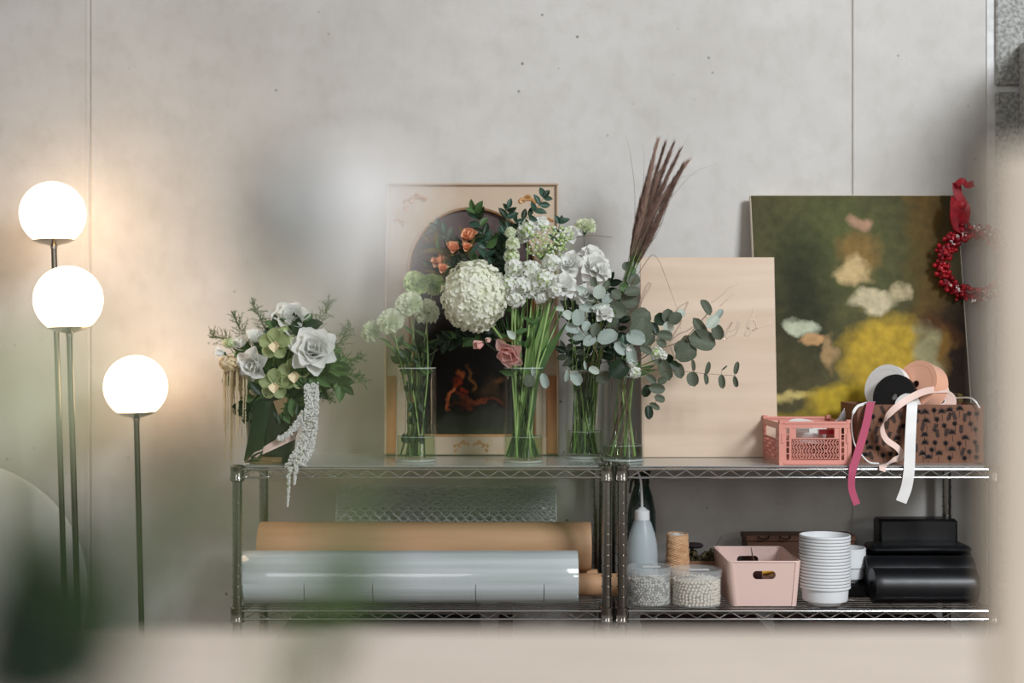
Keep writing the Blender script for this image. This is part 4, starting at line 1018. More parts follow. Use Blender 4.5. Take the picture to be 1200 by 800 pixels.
def LMESH(key, shape):
    if (key, shape) not in SH:
        SH[(key, shape)] = leaf_mesh('leaf', LM[key], {'round': 1.0, 'oval': .55, 'lance': .28}[shape], {'round': .1, 'oval': .18, 'lance': .2}[shape], {'round': .12, 'oval': .18, 'lance': .2}[shape], shape)
    return SH[(key, shape)]
def petal_mesh(m, cup=.35, flare=.12, name='petal'):
    rows = []
    for i in range(9):
        t = i / 8; w = (.22 + .78 * math.sin(PI * min(t * .62 + .02, .5)) ) * (1 if t < .55 else math.sqrt(max(0.0, 1 - ((t - .55) / .46) ** 2))) * .60
        row = []
        for j in range(5):
            s = (j - 2) / 2; x = w * s; z = cup * (s * s) * w * 1.2 + cup * .8 * (t - .5) ** 2 - (flare * max(0, t - .72) * 3) + .02 * math.sin(j * 2.2 + i)
            row.append((x, t, z))
        rows.append(row)
    return MB().sheet(rows).data(name, m)
PET = {}
def PMESH(m, cup=.35, flare=.12):
    k = (m.name, cup, flare)
    if k not in PET: PET[k] = petal_mesh(m, cup, flare)
    return PET[k]
def perp(a):
    a = Vector(a).normalized(); b = a.cross(Vector((0, 0, 1)));
    if b.length < .1: b = a.cross(Vector((1, 0, 0)))
    b.normalize(); return a, b, a.cross(b)
def rose(rt, c, r, axis, m, tiers=((3, 3, .85), (4, 10, .95), (5, 20, 1.02), (6, 34, 1.05)), squash=1.0):
    a, b, d = perp(axis); c = Vector(c)
    for ti, (n, tilt, ln) in enumerate(tiers):
        for i in range(n):
            ph = 2 * PI * i / n + ti * .7 + R(-.1, .1); rad = b * math.cos(ph) + d * math.sin(ph); tl = math.radians(tilt + R(-5, 5))
            y = a * math.cos(tl) + rad * math.sin(tl); base = c - a * r * .55 + rad * r * (.06 + .05 * ti)
            L = r * 1.25 * ln * R(.93, 1.05)
            inst('petal', PMESH(m, .5 if ti < 3 else .3, .12 + .10 * ti), rt, base, y, -rad * math.cos(tl) + a * math.sin(tl), L * (.85 if ti else .7), L, L)
    mb = MB(); 
    mb.lathe([(0, -r * .72), (r * .16, -r * .66), (r * .24, -r * .5), (r * .1, -r * .42)], c, 8, M=Vector((0, 0, 1)).rotation_difference(a).to_matrix().to_4x4())
    part('calyx', mb, LM['mid'], rt)
def ruffle(mb, c, r, axis, n=34, spread=95, jag=.16):
    a, b, d = perp(axis); c = Vector(c)
    for i in range(n):
        t = (i + .5) / n; tl = math.radians(spread * math.sqrt(t)); ph = i * 2.39996
        rad = b * math.cos(ph) + d * math.sin(ph); y = a * math.cos(tl) + rad * math.sin(tl); x = y.cross(a if tl > .2 else b).normalized(); nn = x.cross(y)
        L = r * R(.86, 1.06); rows = []
        for j in range(4):
            s = j / 3; w = r * (.10 + .50 * s); row = []
            for q in range(6):
                u = (q - 2.5) / 2.5; wav = math.sin(q * 2.5 + i) * r * jag * s * s
                row.append(c + y * (L * s + (R(-.05, .05) * r if j == 3 else 0) - abs(u) * w * .25) + x * (u * w * .8) + nn * (wav - r * .12 * s * s))
            rows.append(row)
        mb.sheet(rows)
def floret(mb, c, nrm, s, m=4, lift=.25):
    a, b, d = perp(nrm); c = Vector(c); ph0 = R(0, 6)
    for i in range(m):
        p = ph0 + 2 * PI * i / m; h = PI / m * .98; di = b * math.cos(p) + d * math.sin(p)
        e1 = b * math.cos(p - h) + d * math.sin(p - h); e2 = b * math.cos(p + h) + d * math.sin(p + h); j = R(.85, 1.15)
        mb.add([c - a * s * .15, c + e1 * s * .72 + a * s * R(.0, lift), c + di * s * j + a * s * R(-.1, lift), c + e2 * s * .72 + a * s * R(.0, lift)], [(0, 1, 2, 3)])
def cluster(mb, c, rx, ry, rz, n, s, m=5, bias=-.3):
    c = Vector(c)
    for i in range(n):
        z = 1 - 2 * (i + .5) / n; ph = i * 2.39996; q = math.sqrt(1 - z * z); d = Vector((q * math.cos(ph), q * math.sin(ph), z))
        if d.y > .55: continue
        k = R(.88, 1.06); floret(mb, c + Vector((d.x * rx * k, d.y * ry * k, d.z * rz * k)), d + Vector((R(-.55, .55), R(-.55, .55), R(-.55, .55))), s * R(.8, 1.15), m)
class Vase:
    def __init__(s, px, Y, r, ytop, label, water=None):
        s.c = P(px, 0, Y); s.c.z = ZTOP; s.r = r; s.top = P(0, ytop, Y).z; h = s.top - ZTOP; s.water = water
        rt = root('glass_vase', s.c, label, 'vase', 'clear cylinder vases')
        part('glass_body', MB().lathe([(0, .0003), (r * .98, .0003), (r, .003), (r, h - .001), (r - .001, h), (r - .003, h), (r - .0035, h - .002), (r - .0035, .011), (r * .9, .0085), (0, .0085)], s.c, 56), m_vase, rt)
        part('rim', MB().tube([s.c + Vector(((r - .0015) * math.cos(2 * PI * i / 56), (r - .0015) * math.sin(2 * PI * i / 56), h)) for i in range(56)], .0016, 6, closed=True), thin_rim, rt)
        part('base_ring', MB().tube([s.c + Vector(((r - .002) * math.cos(2 * PI * i / 56), (r - .002) * math.sin(2 * PI * i / 56), .0035)) for i in range(56)], .0026, 6, closed=True), thin_rim, rt)
        if water:
            wz = P(0, water, Y).z - ZTOP
            part('water', MB().lathe([(0, .0095), (r - .0045, .0118), (r - .0045, wz), (0, wz)], s.c, 48), m_water, rt)
            part('water_line', MB().tube([s.c + Vector(((r - .005) * math.cos(2 * PI * i / 48), (r - .005) * math.sin(2 * PI * i / 48), wz)) for i in range(48)], .0009, 5, closed=True), thin_rim, rt)
    def path(s, tip, spread=.62):
        tip = Vector(tip); d = Vector((tip.x - s.c.x, tip.y - s.c.y, 0)); ang = R(0, 2 * PI)
        if d.length > .001: d = d.normalized() * s.r * min(.72, d.length / s.r * .8)
        fr_ = s.r * .74 * math.sqrt(R(.15, 1)); foot = s.c + Vector((-d.x * .25 + fr_ * math.cos(ang), -d.y * .2 + fr_ * math.sin(ang), .012))
        v = foot - s.c; v.z = 0
        if v.length > s.r * .8: foot = s.c + v.normalized() * s.r * .8 + Vector((0, 0, .014))
        nk = s.c + d * .75 + Vector((R(-.38, .38) * s.r, R(-.38, .38) * s.r, s.top - ZTOP))
        v = Vector((nk.x - s.c.x, nk.y - s.c.y, 0))
        if v.length > s.r * .78: v = v.normalized() * s.r * .78; nk = Vector((s.c.x + v.x, s.c.y + v.y, nk.z))
        mid = foot.lerp(nk, .5)
        return [foot, mid, nk, tip] if tip.z > nk.z + .015 or True else [foot, nk, tip]
thin_rim = mat('glass_rim', (214, 226, 218), .08, alpha=.38, coat=.6)
def stemmed(name, label, cat, group, vs, tip, rad=.0022, m=None, leaves=0, lkey='mid', lshape='lance', lsize=.035, up=.25):
    pth = bez(vs.path(tip), 7); rt = root(name, pth[0], label, cat, group)
    part('stem', MB().tube(pth, [rad * (1.15 - .35 * i / len(pth)) for i in range(len(pth))], 6), m or m_stem, rt)
    n = len(pth)
    for i in range(leaves):
        q = pth[int(n * (.62 + .34 * i / max(1, leaves)))]; a = R(0, 2 * PI)
        inst('leaf', LMESH(lkey, lshape), rt, q, (math.cos(a), math.sin(a) * .6, R(up, up + .7)), (0, -1, .3), lsize * R(.8, 1.2), lsize * R(.8, 1.2), lsize)
    return rt, pth

V1 = Vase(487.5, 3.65, .0525, 431, 'clear glass vase on the left half of the shelf holding pale green blooms', 511)
V2 = Vase(613.5, 3.62, .0515, 431, 'clear glass vase in the middle holding the big white hydrangea', 511)
V3 = Vase(684.5, 3.745, .0500, 434, 'clear glass vase packed with thin green stems, behind its right neighbour', 505)
V4 = Vase(730, 3.665, .0550, 441, 'rightmost clear glass vase holding the eucalyptus, above the centre posts', 521)

# vase 1: pale green blooms
G1 = 'pale green blooms in the left vase'
for (px, py, r, Y, m, lb) in ((488, 329, 17, 3.66, m_lime, 'pale green ruffled bloom at the top of the left glass vase'), (509, 331, 15, 3.70, m_lime, 'lime green ruffled bloom touching the hydrangea'),
        (479, 354, 17, 3.61, m_wgr, 'green white ruffled bloom just below the top pair'), (500, 362, 16, 3.63, m_wgr, 'green white bloom low beside the hydrangea'),
        (456, 374, 17, 3.60, m_wgr, 'pale hazy bloom second from the left in the left vase'), (434, 386, 14, 3.63, m_wgr, 'creamy outermost bloom leaning left from the left vase')):
    c = P(px, py, Y); k = Y / FPX; ax = Vector(((px - 487) * .012, -.75, .7))
    rt, pth = stemmed('carnation', lb, 'flower', G1, V1, c - ax.normalized() * r * k * .5, .0018, m_stem, 3, 'mid', 'lance', .04)
    mb = MB(); ruffle(mb, c - ax.normalized() * r * k * .35, r * k, ax, 38); part('petals', mb, m, rt, kind='stuff')
    part('calyx', MB().ball(c - ax.normalized() * r * k * .55, r * k * .35, 8, 6), LM['mid'], rt)
for i in range(14):
    tip = P(R(455, 515), R(385, 425), R(3.60, 3.70)); rt, pth = stemmed('leafy_cutting', 'dark leafy stem standing among the stems in the left vase', 'foliage', 'leafy stems in the left vase', V1, tip, .0020, m_stemd)
    for j in range(7):
        q = pth[int(len(pth) * (.12 + .12 * j))]; q = Vector(q); a = R(0, 2 * PI); L = R(.018, .032)
        y = Vector((V1.c.x - q.x, V1.c.y - q.y, .02)) * .2 + Vector((R(-.01, .01), R(-.01, .01), .02)) if q.z < V1.top else Vector((math.cos(a), math.sin(a) * .5, .8))
        inst('leaf', LMESH('dark', 'oval'), rt, q, y, (R(-.3, .3), -1, .2), L, L, L)

# vase 2: hydrangea
c = P(556, 347, 3.56); k = 3.56 / FPX
rt, pth = stemmed('hydrangea', 'big round creamy white hydrangea head in the middle vase', 'flower', None, V2, c + Vector((.02, .03, -.04)), .0036, m_stem)
mb = MB(); cluster(mb, c, 37.5 * k, 33 * k, 40.5 * k, 760, .0092, 4); part('florets', mb, m_hyd, rt, kind='stuff')
part('flower_core', MB().ball(c, 1, 20, 14, (34 * k, 29 * k, 37 * k)), m_hyd, rt)
# pink lisianthus and buds
rt, pth = stemmed('pink_lisianthus', 'pink rose-like bloom nodding below the hydrangea', 'flower', None, V2, P(606, 404, 3.565), .0016, m_stemd, 0)
rose(rt, P(597, 413, 3.55), 15.5 * k, (-.35, -.75, -.55), m_pnk, ((3, 5, .9), (4, 14, 1.0), (5, 30, 1.05), (4, 48, .95)))
inst('leaf', LMESH('bronze', 'oval'), rt, P(603, 402, 3.57), (-1, -.2, .25), (0, -.4, 1), .05, .042, .04); inst('leaf', LMESH('pale', 'oval'), rt, P(604, 397, 3.56), (-.9, -.2, .9), (0, -1, .2), .034, .03, .03)
for (px, py, r, tx, ty, lb) in ((562, 403, 9.5, 592, 398, 'pink bud left of the nodding pink bloom'), (573, 398, 5.5, 594, 400, 'tiny blush bud between the pink bud and the pink bloom')):
    rt, pth = stemmed('pink_bud', lb, 'flower', 'pink buds', V2, P(px + 6, py - 2, 3.56), .0011, m_stemd)
    rose(rt, P(px, py, 3.555), r * k, (-.7, -.5, -.3), m_pnkl if r < 8 else m_pnk, ((3, 4, .9), (4, 12, 1.05)))
# white stock spikes
GS = 'white stock stems'
def stock(vs, pts, Y, m, lb, grp=GS, s=.0085, dens=26):
    rt, pth = stemmed('stock_flower', lb, 'flower', grp, vs, P(pts[0][0], pts[0][1] + 8, Y + .01), .0024, m_stem, 3, 'mid', 'lance', .05)
    mb = MB(); mc = MB()
    for (px, py, r) in pts:
        k = Y / FPX; c = P(px, py, Y - .012 + R(-.01, .01)); cluster(mb, c, r * k, r * k * .8, r * k * .92, dens + int(r * 1.6), s, 5); mc.ball(c, r * k * .72, 8, 6)
    part('florets', mb, m, rt, kind='stuff'); part('flower_core', mc, m_lime, rt)
    return rt
stock(V2, [(604, 350, 10), (596, 332, 11), (602, 314, 10), (612, 334, 9)], 3.56, m_white, 'white stock spike touching the right of the hydrangea')
stock(V2, [(624, 336, 13), (622, 317, 12), (634, 348, 7)], 3.575, m_white, 'white stock cluster above the bright green stems')
stock(V2, [(637, 327, 13), (646, 308, 10), (650, 340, 8)], 3.56, m_white, 'white stock cluster under the lime green umbels')
stock(V2, [(618, 268, 12), (612, 276, 9), (634, 262, 8)], 3.64, m_white, 'white stock spike standing highest, left of the lime umbels')
stock(V2, [(600, 300, 9), (601, 286, 8), (598, 272, 6)], 3.60, m_wgr, 'greenish half open stock spike left of the lime umbels', s=.0065)
# lime viburnum umbel
for (cx_, cy_, rx_, ry_, Y, lb) in ((640, 284, 26, 20, 3.60, 'lime green umbel of tiny buds above the white stock'), (660, 274, 12, 9, 3.63, 'small bright lime umbel at the right edge of the lime cluster')):
    k = Y / FPX; rt, pth = stemmed('viburnum', lb, 'flower', 'lime umbels', V2, P(cx_ - 3, cy_ + 24, Y), .0018, m_stem)
    mb = MB(); ms = MB(); mw = MB(); base = P(cx_ - 3, cy_ + 24, Y)
    for i in range(150 if rx_ > 20 else 60):
        a = R(0, 2 * PI); q = math.sqrt(R(0, 1)); e = P(cx_ + rx_ * q * math.cos(a), cy_ + ry_ * q * math.sin(a), Y - .03 * (1 - q * q) + R(-.006, .006))
        (mb if R(0, 1) < .62 else mw).ball(e, R(.0020, .0044), 6, 4)
        if i % 3 == 0: ms.tube([base, base.lerp(e, .5) + Vector((0, 0, .004)), e], .0006, 3, cap=False)
    part('buds', mb, m_lime, rt, kind='stuff'); part('open_buds', mw, m_white, rt, kind='stuff'); part('flower_stalks', ms, m_stem, rt, kind='stuff')
# orange alstroemeria with bronze leaves
for (px, py, r, Y, lb) in ((550, 277, 10, 3.62, 'orange bloom standing highest in front of the arched painting'), (531, 291, 8, 3.61, 'second orange bloom, lower left of the highest one'), (514, 306, 8, 3.62, 'leftmost orange bloom above the lime ruffled bloom'), (519, 315, 6, 3.60, 'small orange bloom just above the hydrangea edge'), (547, 290, 6, 3.60, 'small orange bloom under the highest orange one')):
    k = Y / FPX; c = P(px, py, Y); rt, pth = stemmed('alstroemeria', lb, 'flower', 'orange blooms', V2, c + Vector((.004, .01, -.012)), .0014, m_stemd)
    rose(rt, c, r * k, (R(-.5, .2), -.7, .5), m_org, ((3, 8, 1.1), (4, 26, 1.25), (3, 45, 1.1)))
    for j in range(9):
        a = R(PI * .1, PI * .95); inst('leaf', LMESH(random.choice(('bronze', 'blue', 'dark', 'bronze')), 'lance'), rt, c + Vector((R(-.006, .006), .012, -.018)), (math.cos(a), R(-.3, .3), math.sin(a)), (0, -1, R(-.3, .5)), R(.028, .044), R(.034, .06), .04)
# ruscus branches
def branch(name, vs, pts, Y, spacing, key, shape, size, label, cat='foliage', group=None, rad=.0014, m=None, pair=True, droop=0, keys=None, fw=.15, aspect=1.0):
    ctrl = [P(px, py, Y + (R(-.01, .01))) for px, py in pts]
    if vs:
        base = vs.path(ctrl[0]); ctrl = base[:-1] + ctrl
    pth = bez(ctrl, 8); rt = root(name, pth[0], label, cat, group)
    part('stem', MB().tube(pth, [rad * (1.2 - .7 * i / len(pth)) for i in range(len(pth))], 5), m or m_stemd, rt)
    n0 = 8 * (3 if vs else 0); acc = 0; side = 1
    for i in range(n0 + 1, len(pth)):
        acc += (pth[i] - pth[i - 1]).length
        if acc >= spacing:
            acc = 0; t = (pth[i] - pth[i - 1]).normalized(); s_ = t.cross(Vector((0, 1, 0))).normalized()
            for sd in ((1, -1) if pair else (side,)):
                y = t * R(.4, .9) + s_ * sd * R(.6, 1) + Vector((0, R(-.5, .2), -droop)); L = size * R(.75, 1.2)
                inst('leaf', LMESH(random.choice(keys) if keys else key, shape), rt, pth[i], y, (R(-.5, .5), -1, R(-.2, .6)), L * aspect, L, L)
            side = -side
    t = (pth[-1] - pth[-2]).normalized(); inst('leaf', LMESH(random.choice(keys) if keys else key, shape), rt, pth[-1], t, (R(-.5, .5), -1, .2), size * .9 * aspect, size * .9, size)
    return rt, pth
GR = None
branch('ruscus_branch', V2, [(575, 330), (590, 290), (602, 262), (622, 252), (637, 232)], 3.63, .017, 'blue', 'oval', .030, 'dark glossy leafy branch reaching up right to the picture frame top corner', keys=('blue', 'dark'))
branch('ruscus_branch', V2, [(575, 335), (585, 300), (592, 262), (596, 244)], 3.66, .016, 'dark', 'oval', .030, 'dark glossy branch rising just left of the tallest white stock', keys=('blue', 'dark'))
branch('ruscus_branch', V2, [(572, 330), (570, 290), (562, 262), (556, 246)], 3.64, .017, 'blue', 'oval', .034, 'glossy branch with broad leaves in the middle of the arch', keys=('blue', 'dark', 'mid'))
branch('ruscus_branch', V2, [(560, 335), (545, 310), (528, 282), (512, 268)], 3.65, .017, 'blue', 'oval', .028, 'grey green branch pointing up left inside the arch', keys=('blue', 'slate'))
branch('ruscus_branch', V2, [(560, 340), (540, 325), (520, 300), (505, 284)], 3.63, .014, 'bronze', 'lance', .042, 'bronze green narrow leaved branch pointing left above the lime bloom', keys=('bronze', 'mid', 'dark'))
branch('ruscus_branch', V2, [(640, 330), (648, 290), (656, 262)], 3.67, .022, 'dark', 'oval', .026, 'short dark branch tip between the lime umbels and the tall carnation', keys=('dark', 'blue'))
# dark foliage filling behind the heads
for i, (pts, lb) in enumerate((
        ([(575, 405), (548, 395), (522, 400)], 'dark foliage branch low left under the hydrangea'), ([(590, 390), (572, 360), (585, 320)], 'dark foliage branch behind the right edge of the hydrangea'),
        ([(600, 340), (590, 300), (580, 285)], 'dark foliage branch between the hydrangea and the white stock'), ([(585, 330), (560, 310), (535, 318)], 'dark foliage branch along the hydrangea top'),
        ([(600, 395), (580, 385), (555, 378)], 'dark foliage branch directly behind the hydrangea'))):
    branch('foliage_branch', V2, pts, 3.66, .011, 'dark', 'oval', .034, lb, keys=('dark', 'dark', 'dark', 'mid'))
for i, (pts, lb) in enumerate((
        ([(690, 420), (676, 395), (668, 360)], 'dark foliage branch rising left in the densely filled vase'), ([(695, 415), (700, 385), (690, 350)], 'dark foliage branch under the pale eucalyptus cluster'),
        ([(700, 420), (720, 400), (728, 370)], 'dark foliage branch rising toward the plume grass stems'), ([(690, 425), (668, 420), (662, 410)], 'short dark foliage branch at the left rim of the densely filled vase'),
        ([(705, 425), (722, 420), (735, 400)], 'dark foliage branch between the two right vases'), ([(690, 400), (705, 360), (715, 330)], 'dark foliage branch under the white lisianthus'))):
    branch('foliage_branch', V3, pts, 3.72, .011, 'dark', 'oval', .032, lb, keys=('dark', 'dark', 'slate'))
# bright strap leaves in vase 2
for i, (bx_, tx_, ty_, w_) in enumerate(((604, 598, 352, 7), (610, 606, 345, 9), (616, 622, 338, 10), (620, 634, 345, 12), (622, 642, 350, 11), (625, 652, 358, 12), (628, 664, 378, 15), (612, 614, 352, 8), (618, 628, 356, 9), (606, 593, 372, 7), (624, 646, 366, 11))):
    Y = 3.60 + R(-.02, .025); k = Y / FPX; tip = P(tx_, ty_, Y); pth = bez(V2.path(tip, .5), 5); rt_rows = []
    for j, q in enumerate(pth):
        t = j / (len(pth) - 1); wd = w_ * k * .5 * (.35 + .65 * math.sin(PI * min(1, t * .55 + .35)) if t < .8 else max(.05, (1 - t) / .2) * .8) * (0.55 if q.z < V2.top else 1)
        s_ = Vector((1, .5 * math.sin(i * 2.1), 0)).normalized(); rt_rows.append([q - s_ * wd + Vector((0, -.0015, 0)), q + Vector((0, .001, 0)), q + s_ * wd + Vector((0, -.0015, 0))])
    lb = ['bright green strap leaf leaning left beside the pink bloom', 'bright green strap leaf in the thick of the middle vase', 'bright green strap leaf in the thick of the middle vase', 'bright green strap leaf in the thick of the middle vase', 'bright green strap leaf in the thick of the middle vase', 'bright green strap leaf in the thick of the middle vase', 'broadest bright green leaf leaning right over the vase rim', 'bright green strap leaf in the thick of the middle vase', 'bright green strap leaf in the thick of the middle vase', 'bright green strap leaf just right of the pink bloom', 'bright green strap leaf in the thick of the middle vase'][i]
    solo('strap_leaf', MB().slab(rt_rows, .0005), LM['bright' if i % 3 else 'mid'], lb, 'leaf', 'bright strap leaves in the middle vase', loc=pth[0])
for i in range(16):
    tip = P(594 + 4.4 * i + R(-3, 3), R(340, 375), 3.61 + R(-.02, .03)); pth = bez(V2.path(tip, .9), 6)
    solo('cut_stalk', MB().tube(pth, R(.0016, .0032), 7), m_stem if i % 3 else LM['mid'], 'plain green flower stem standing in the middle vase', 'stem', 'green stems in the middle vase', loc=pth[0])
# vase 3: lisianthus, carnation, grasses
for (px, py, r, Y, ax, lb) in ((695, 298, 12, 3.70, (.3, -.6, .7), 'small white lisianthus right of the tall carnation stem'), (697, 312, 15, 3.67, (.2, -.9, .3), 'widest white lisianthus left of the plume grass stems'),
        (668, 274, 10, 3.70, (-.2, -.6, .7), 'white lisianthus between the lime umbels and the tall carnation'), (668, 308, 13, 3.63, (-.3, -.8, .5), 'white lisianthus above the pale eucalyptus, left of the widest one'),
        (661, 333, 13, 3.60, (.2, -.8, .4), 'star shaped white bloom at the top right of the green stems'), (707, 318, 10, 3.66, (.7, -.6, .3), 'white lisianthus closest to the plume grass stems'),
        (686, 344, 11, 3.64, (-.2, -.8, .4), 'pale folded bloom just above the silver eucalyptus leaves'), (708, 366, 10, 3.62, (.2, -.7, .6), 'small white bloom in front of the dark buds')):
    k = Y / FPX; c = P(px, py, Y); a = Vector(ax).normalized(); rt, pth = stemmed('lisianthus', lb, 'flower', 'white lisianthus', V3, c - a * r * k * .6, .0014, m_stem, 2, 'slate', 'lance', .035)
    rose(rt, c, r * k, ax, m_white, ((3, 10, .8), (5, 28, 1.0), (6, 50, 1.02), (5, 70, .9)))
c = P(686, 262, 3.72); rt, pth = stemmed('carnation', 'green white carnation standing alone above the white lisianthus', 'flower', None, V3, c - Vector((.004, 0, .018)), .0012, m_stemd, 1, 'slate', 'lance', .03)
mb = MB(); ruffle(mb, c - Vector((0, 0, .012)), .029, (.15, -.35, 1), 36, 88); part('petals', mb, m_wgr, rt, kind='stuff')
part('calyx', MB().lathe([(0, -.014), (.004, -.012), (.0065, .004), (.004, .008)], c - Vector((.002, 0, .016)), 8), LM['mid'], rt)
solo('wiry_twig', MB().tube(bez([P(664, 281, 3.70), P(690, 276, 3.70), P(717, 278, 3.71)], 5), .0008, 5), m_stemb, 'thin wiry dark stem lying level beside the carnation', 'stem')
for i in range(5):
    rt, pth = stemmed('green_buds', 'slim green stem with closed buds near the small white bloom', 'flower', 'budding stems', V3, P(700 + 5 * i, 368 + (i % 2) * 6, 3.63), .0012)
    for j in range(3): part('bud', MB().ball(pth[-1] + Vector((R(-.006, .006), R(-.006, .002), R(-.002, .008))), .004, 8, 6, (.7, .7, 1.5)), LM['mid'], rt)
m_plume = mat('plume_purple_brown', (138, 110, 98), .8, c2=(102, 78, 68), scale=50, tl=.3); m_plume2 = mat('plume_tan', (148, 120, 106), .8)
tops = [((733, 318), (752, 240), (770, 168)), ((734, 318), (756, 245), (778, 172)), ((735, 320), (760, 245), (788, 172)), ((737, 320), (762, 250), (795, 180)), ((738, 322), (766, 250), (804, 192)),
        ((736, 322), (758, 250), (782, 185)), ((734, 322), (750, 252), (764, 190)), ((738, 325), (768, 262), (798, 200)), ((736, 322), (755, 262), (772, 205)), ((739, 326), (766, 270), (790, 215)), ((735, 324), (748, 270), (758, 222)), ((737, 326), (756, 280), (770, 232)),
        ((734, 320), (753, 250), (767, 178)), ((737, 322), (764, 255), (799, 196)), ((736, 322), (757, 255), (780, 192)), ((736, 324), (760, 262), (786, 198)), ((735, 322), (748, 255), (761, 205))]
for i, (p0, p1_, p2_) in enumerate(tops):
    Y = 3.66 + R(-.02, .02); a, b, c = P(*p0, Y), P(*p1_, Y), P(*p2_, Y); low = V3.path(P(725, 372, 3.70), .9)[:3]
    pth = bez(low + [P(719 + R(-4, 4), 372, 3.70), a, b, c], 7); rt = root('plume_grass', pth[0], 'purple brown plume grass stalk in the tall feathery bunch', 'grass', 'plume grass stalks')
    part('stem', MB().tube(pth, [.0013 - .0008 * q / len(pth) for q in range(len(pth))], 4), m_stem if i % 2 else LM['mid'], rt)
    head = bez([a.lerp(b, .25), b, c], 14); mb = MB(); n = len(head)
    for j in range(n - 1):
        t = j / (n - 1); dr = (head[min(j + 1, n - 1)] - head[max(j - 1, 0)]).normalized()
        for q in range(46):
            sp_ = .20 + .16 * math.sin(PI * t); d = (dr + Vector((R(-1, 1), R(-1, 1), R(-1, 1))) * sp_).normalized(); L = R(.020, .044) * (1.15 - .5 * t) * (.55 + .45 * min(1, t * 5)); s_ = d.cross(Vector((R(-.3, .3), 1, R(-.3, .3)))).normalized() * R(.0003, .0006)
            o_ = head[j].lerp(head[j + 1], R(0, 1)); m_ = o_ + d * L * .5; mb.add([o_ - s_, o_ + s_, m_ + s_, o_ + d * L], [(0, 1, 2, 3)])
    part('plume', mb, m_plume if i % 4 else m_plume2, rt, kind='stuff')
for i, pts in enumerate(([(722, 360), (740, 300), (744, 230), (738, 178), (733, 158)], [(724, 360), (752, 300), (775, 250), (810, 205), (843, 191)], [(722, 360), (745, 290), (765, 220), (778, 175), (784, 155)], [(726, 360), (745, 310), (772, 270), (785, 225), (790, 200)],
        [(722, 360), (740, 305), (752, 235), (755, 190), (753, 168)], [(724, 360), (748, 300), (770, 235), (790, 190), (808, 157)], [(720, 360), (738, 310), (762, 240), (795, 210), (820, 203)], [(724, 365), (755, 310), (768, 300), (782, 330), (796, 372), (797, 395)])):
    Y = 3.66 + R(-.02, .02); ctrl = V3.path(P(*pts[0], Y))[:3] + [P(px, py, Y) for px, py in pts]; pth = bez(ctrl, 7)
    solo('grass_blade', MB().tube(pth, [.0013 * (1.05 - j / len(pth)) for j in range(len(pth))], 4), m_stemb if i in (1, 7) else m_stemd, ['thin wisp curving up left of the plumes', 'long wisp arching far right of the plumes', 'straight wisp rising through the plume tips', 'green blade leaning beside the plumes', 'short wisp left inside the plumes', 'dark straight wisp at the upper right of the plumes', 'fine wisp leaning right below the longest one', 'fine bent stem arching down in front of the plywood sign'][i], 'grass', 'loose grass blades', loc=pth[0])
for i in range(52):
    tip = P(R(664, 708), R(400, 430), 3.72 + R(0, .03)); pth = bez(V3.path(tip, 1.2), 5)
    solo('cut_stalk', MB().tube(pth, R(.0012, .0022), 5), (m_stem, LM['mid'], m_stemd)[i % 3], 'thin green stem packed inside the vase below the plume grass', 'stem', 'green stems in the densely filled vase', loc=pth[0])
# eucalyptus: leaves placed one by one (centre x, y, length, width in px, angle of the long axis, tone)
def eucalyptus(vs, pts, Y, leaves, label, group='eucalyptus branches', shape='round', m=None, rad=.0016):
    ctrl = [P(px, py, Y) for px, py in pts]; ctrl = (vs.path(ctrl[0])[:3] if vs else []) + ctrl; pth = bez(ctrl, 8)
    rt = root('eucalyptus_branch', pth[0], label, 'foliage', group); mb = MB(); mb.tube(pth, [rad * (1.2 - .75 * i / len(pth)) for i in range(len(pth))], 5)
    for (cx_, cy_, L, W, ang, key) in leaves:
        k = Y / FPX; yo = R(-.018, .012); c = P(cx_, cy_, Y + yo); d = Vector((math.cos(math.radians(ang)), R(-.25, .25), math.sin(math.radians(ang)))).normalized(); b = c - d * L * k * .5
        q = min(pth, key=lambda p: (p - b).length); mb.tube([q, q.lerp(b, .6) + Vector((0, 0, .001)), b], .0006, 3)
        inst('leaf', LMESH(key, shape), rt, b, d, (R(-.3, .3), -1, R(-.1, .4)), W * k * 1.02, L * k, L * k)
    part('stem', mb, m or m_stemb, rt); return rt
eucalyptus(V4, [(745, 425), (770, 410), (800, 398), (822, 375), (833, 362)], 3.62, [
    (827, 360, 22, 11, 115, 'slate'), (823, 399, 34, 24, -15, 'slate'), (820, 385, 30, 13, 120, 'slate'), (806, 401, 18, 16, 160, 'slate'), (804, 414, 27, 22, 200, 'slate'), (798, 407, 18, 16, 40, 'slate'),
    (841, 389, 20, 14, -70, 'slate'), (835, 377, 20, 13, 45, 'pale'), (843, 368, 14, 8, 60, 'silver'), (795, 434, 20, 13, -70, 'slate'), (790, 428, 12, 11, 150, 'dark')], 'eucalyptus branch with big grey green leaves reaching right over the sign')
eucalyptus(V4, [(745, 425), (762, 405), (778, 388), (790, 370)], 3.64, [
    (774, 374, 16, 15, 150, 'dark'), (783, 370, 17, 14, 95, 'slate'), (792, 373, 17, 14, 50, 'slate'), (783, 383, 15, 13, -80, 'pale'), (798, 367, 11, 10, 70, 'pale'), (779, 393, 20, 12, 170, 'slate'), (766, 385, 18, 11, 110, 'dark'),
    (762, 398, 16, 11, 60, 'slate'), (775, 402, 14, 10, -30, 'slate'), (770, 420, 18, 12, -60, 'slate'), (783, 421, 14, 12, -20, 'dark'), (755, 402, 13, 9, 120, 'pale')], 'eucalyptus branch with paired round leaves just left of the big leaved one')
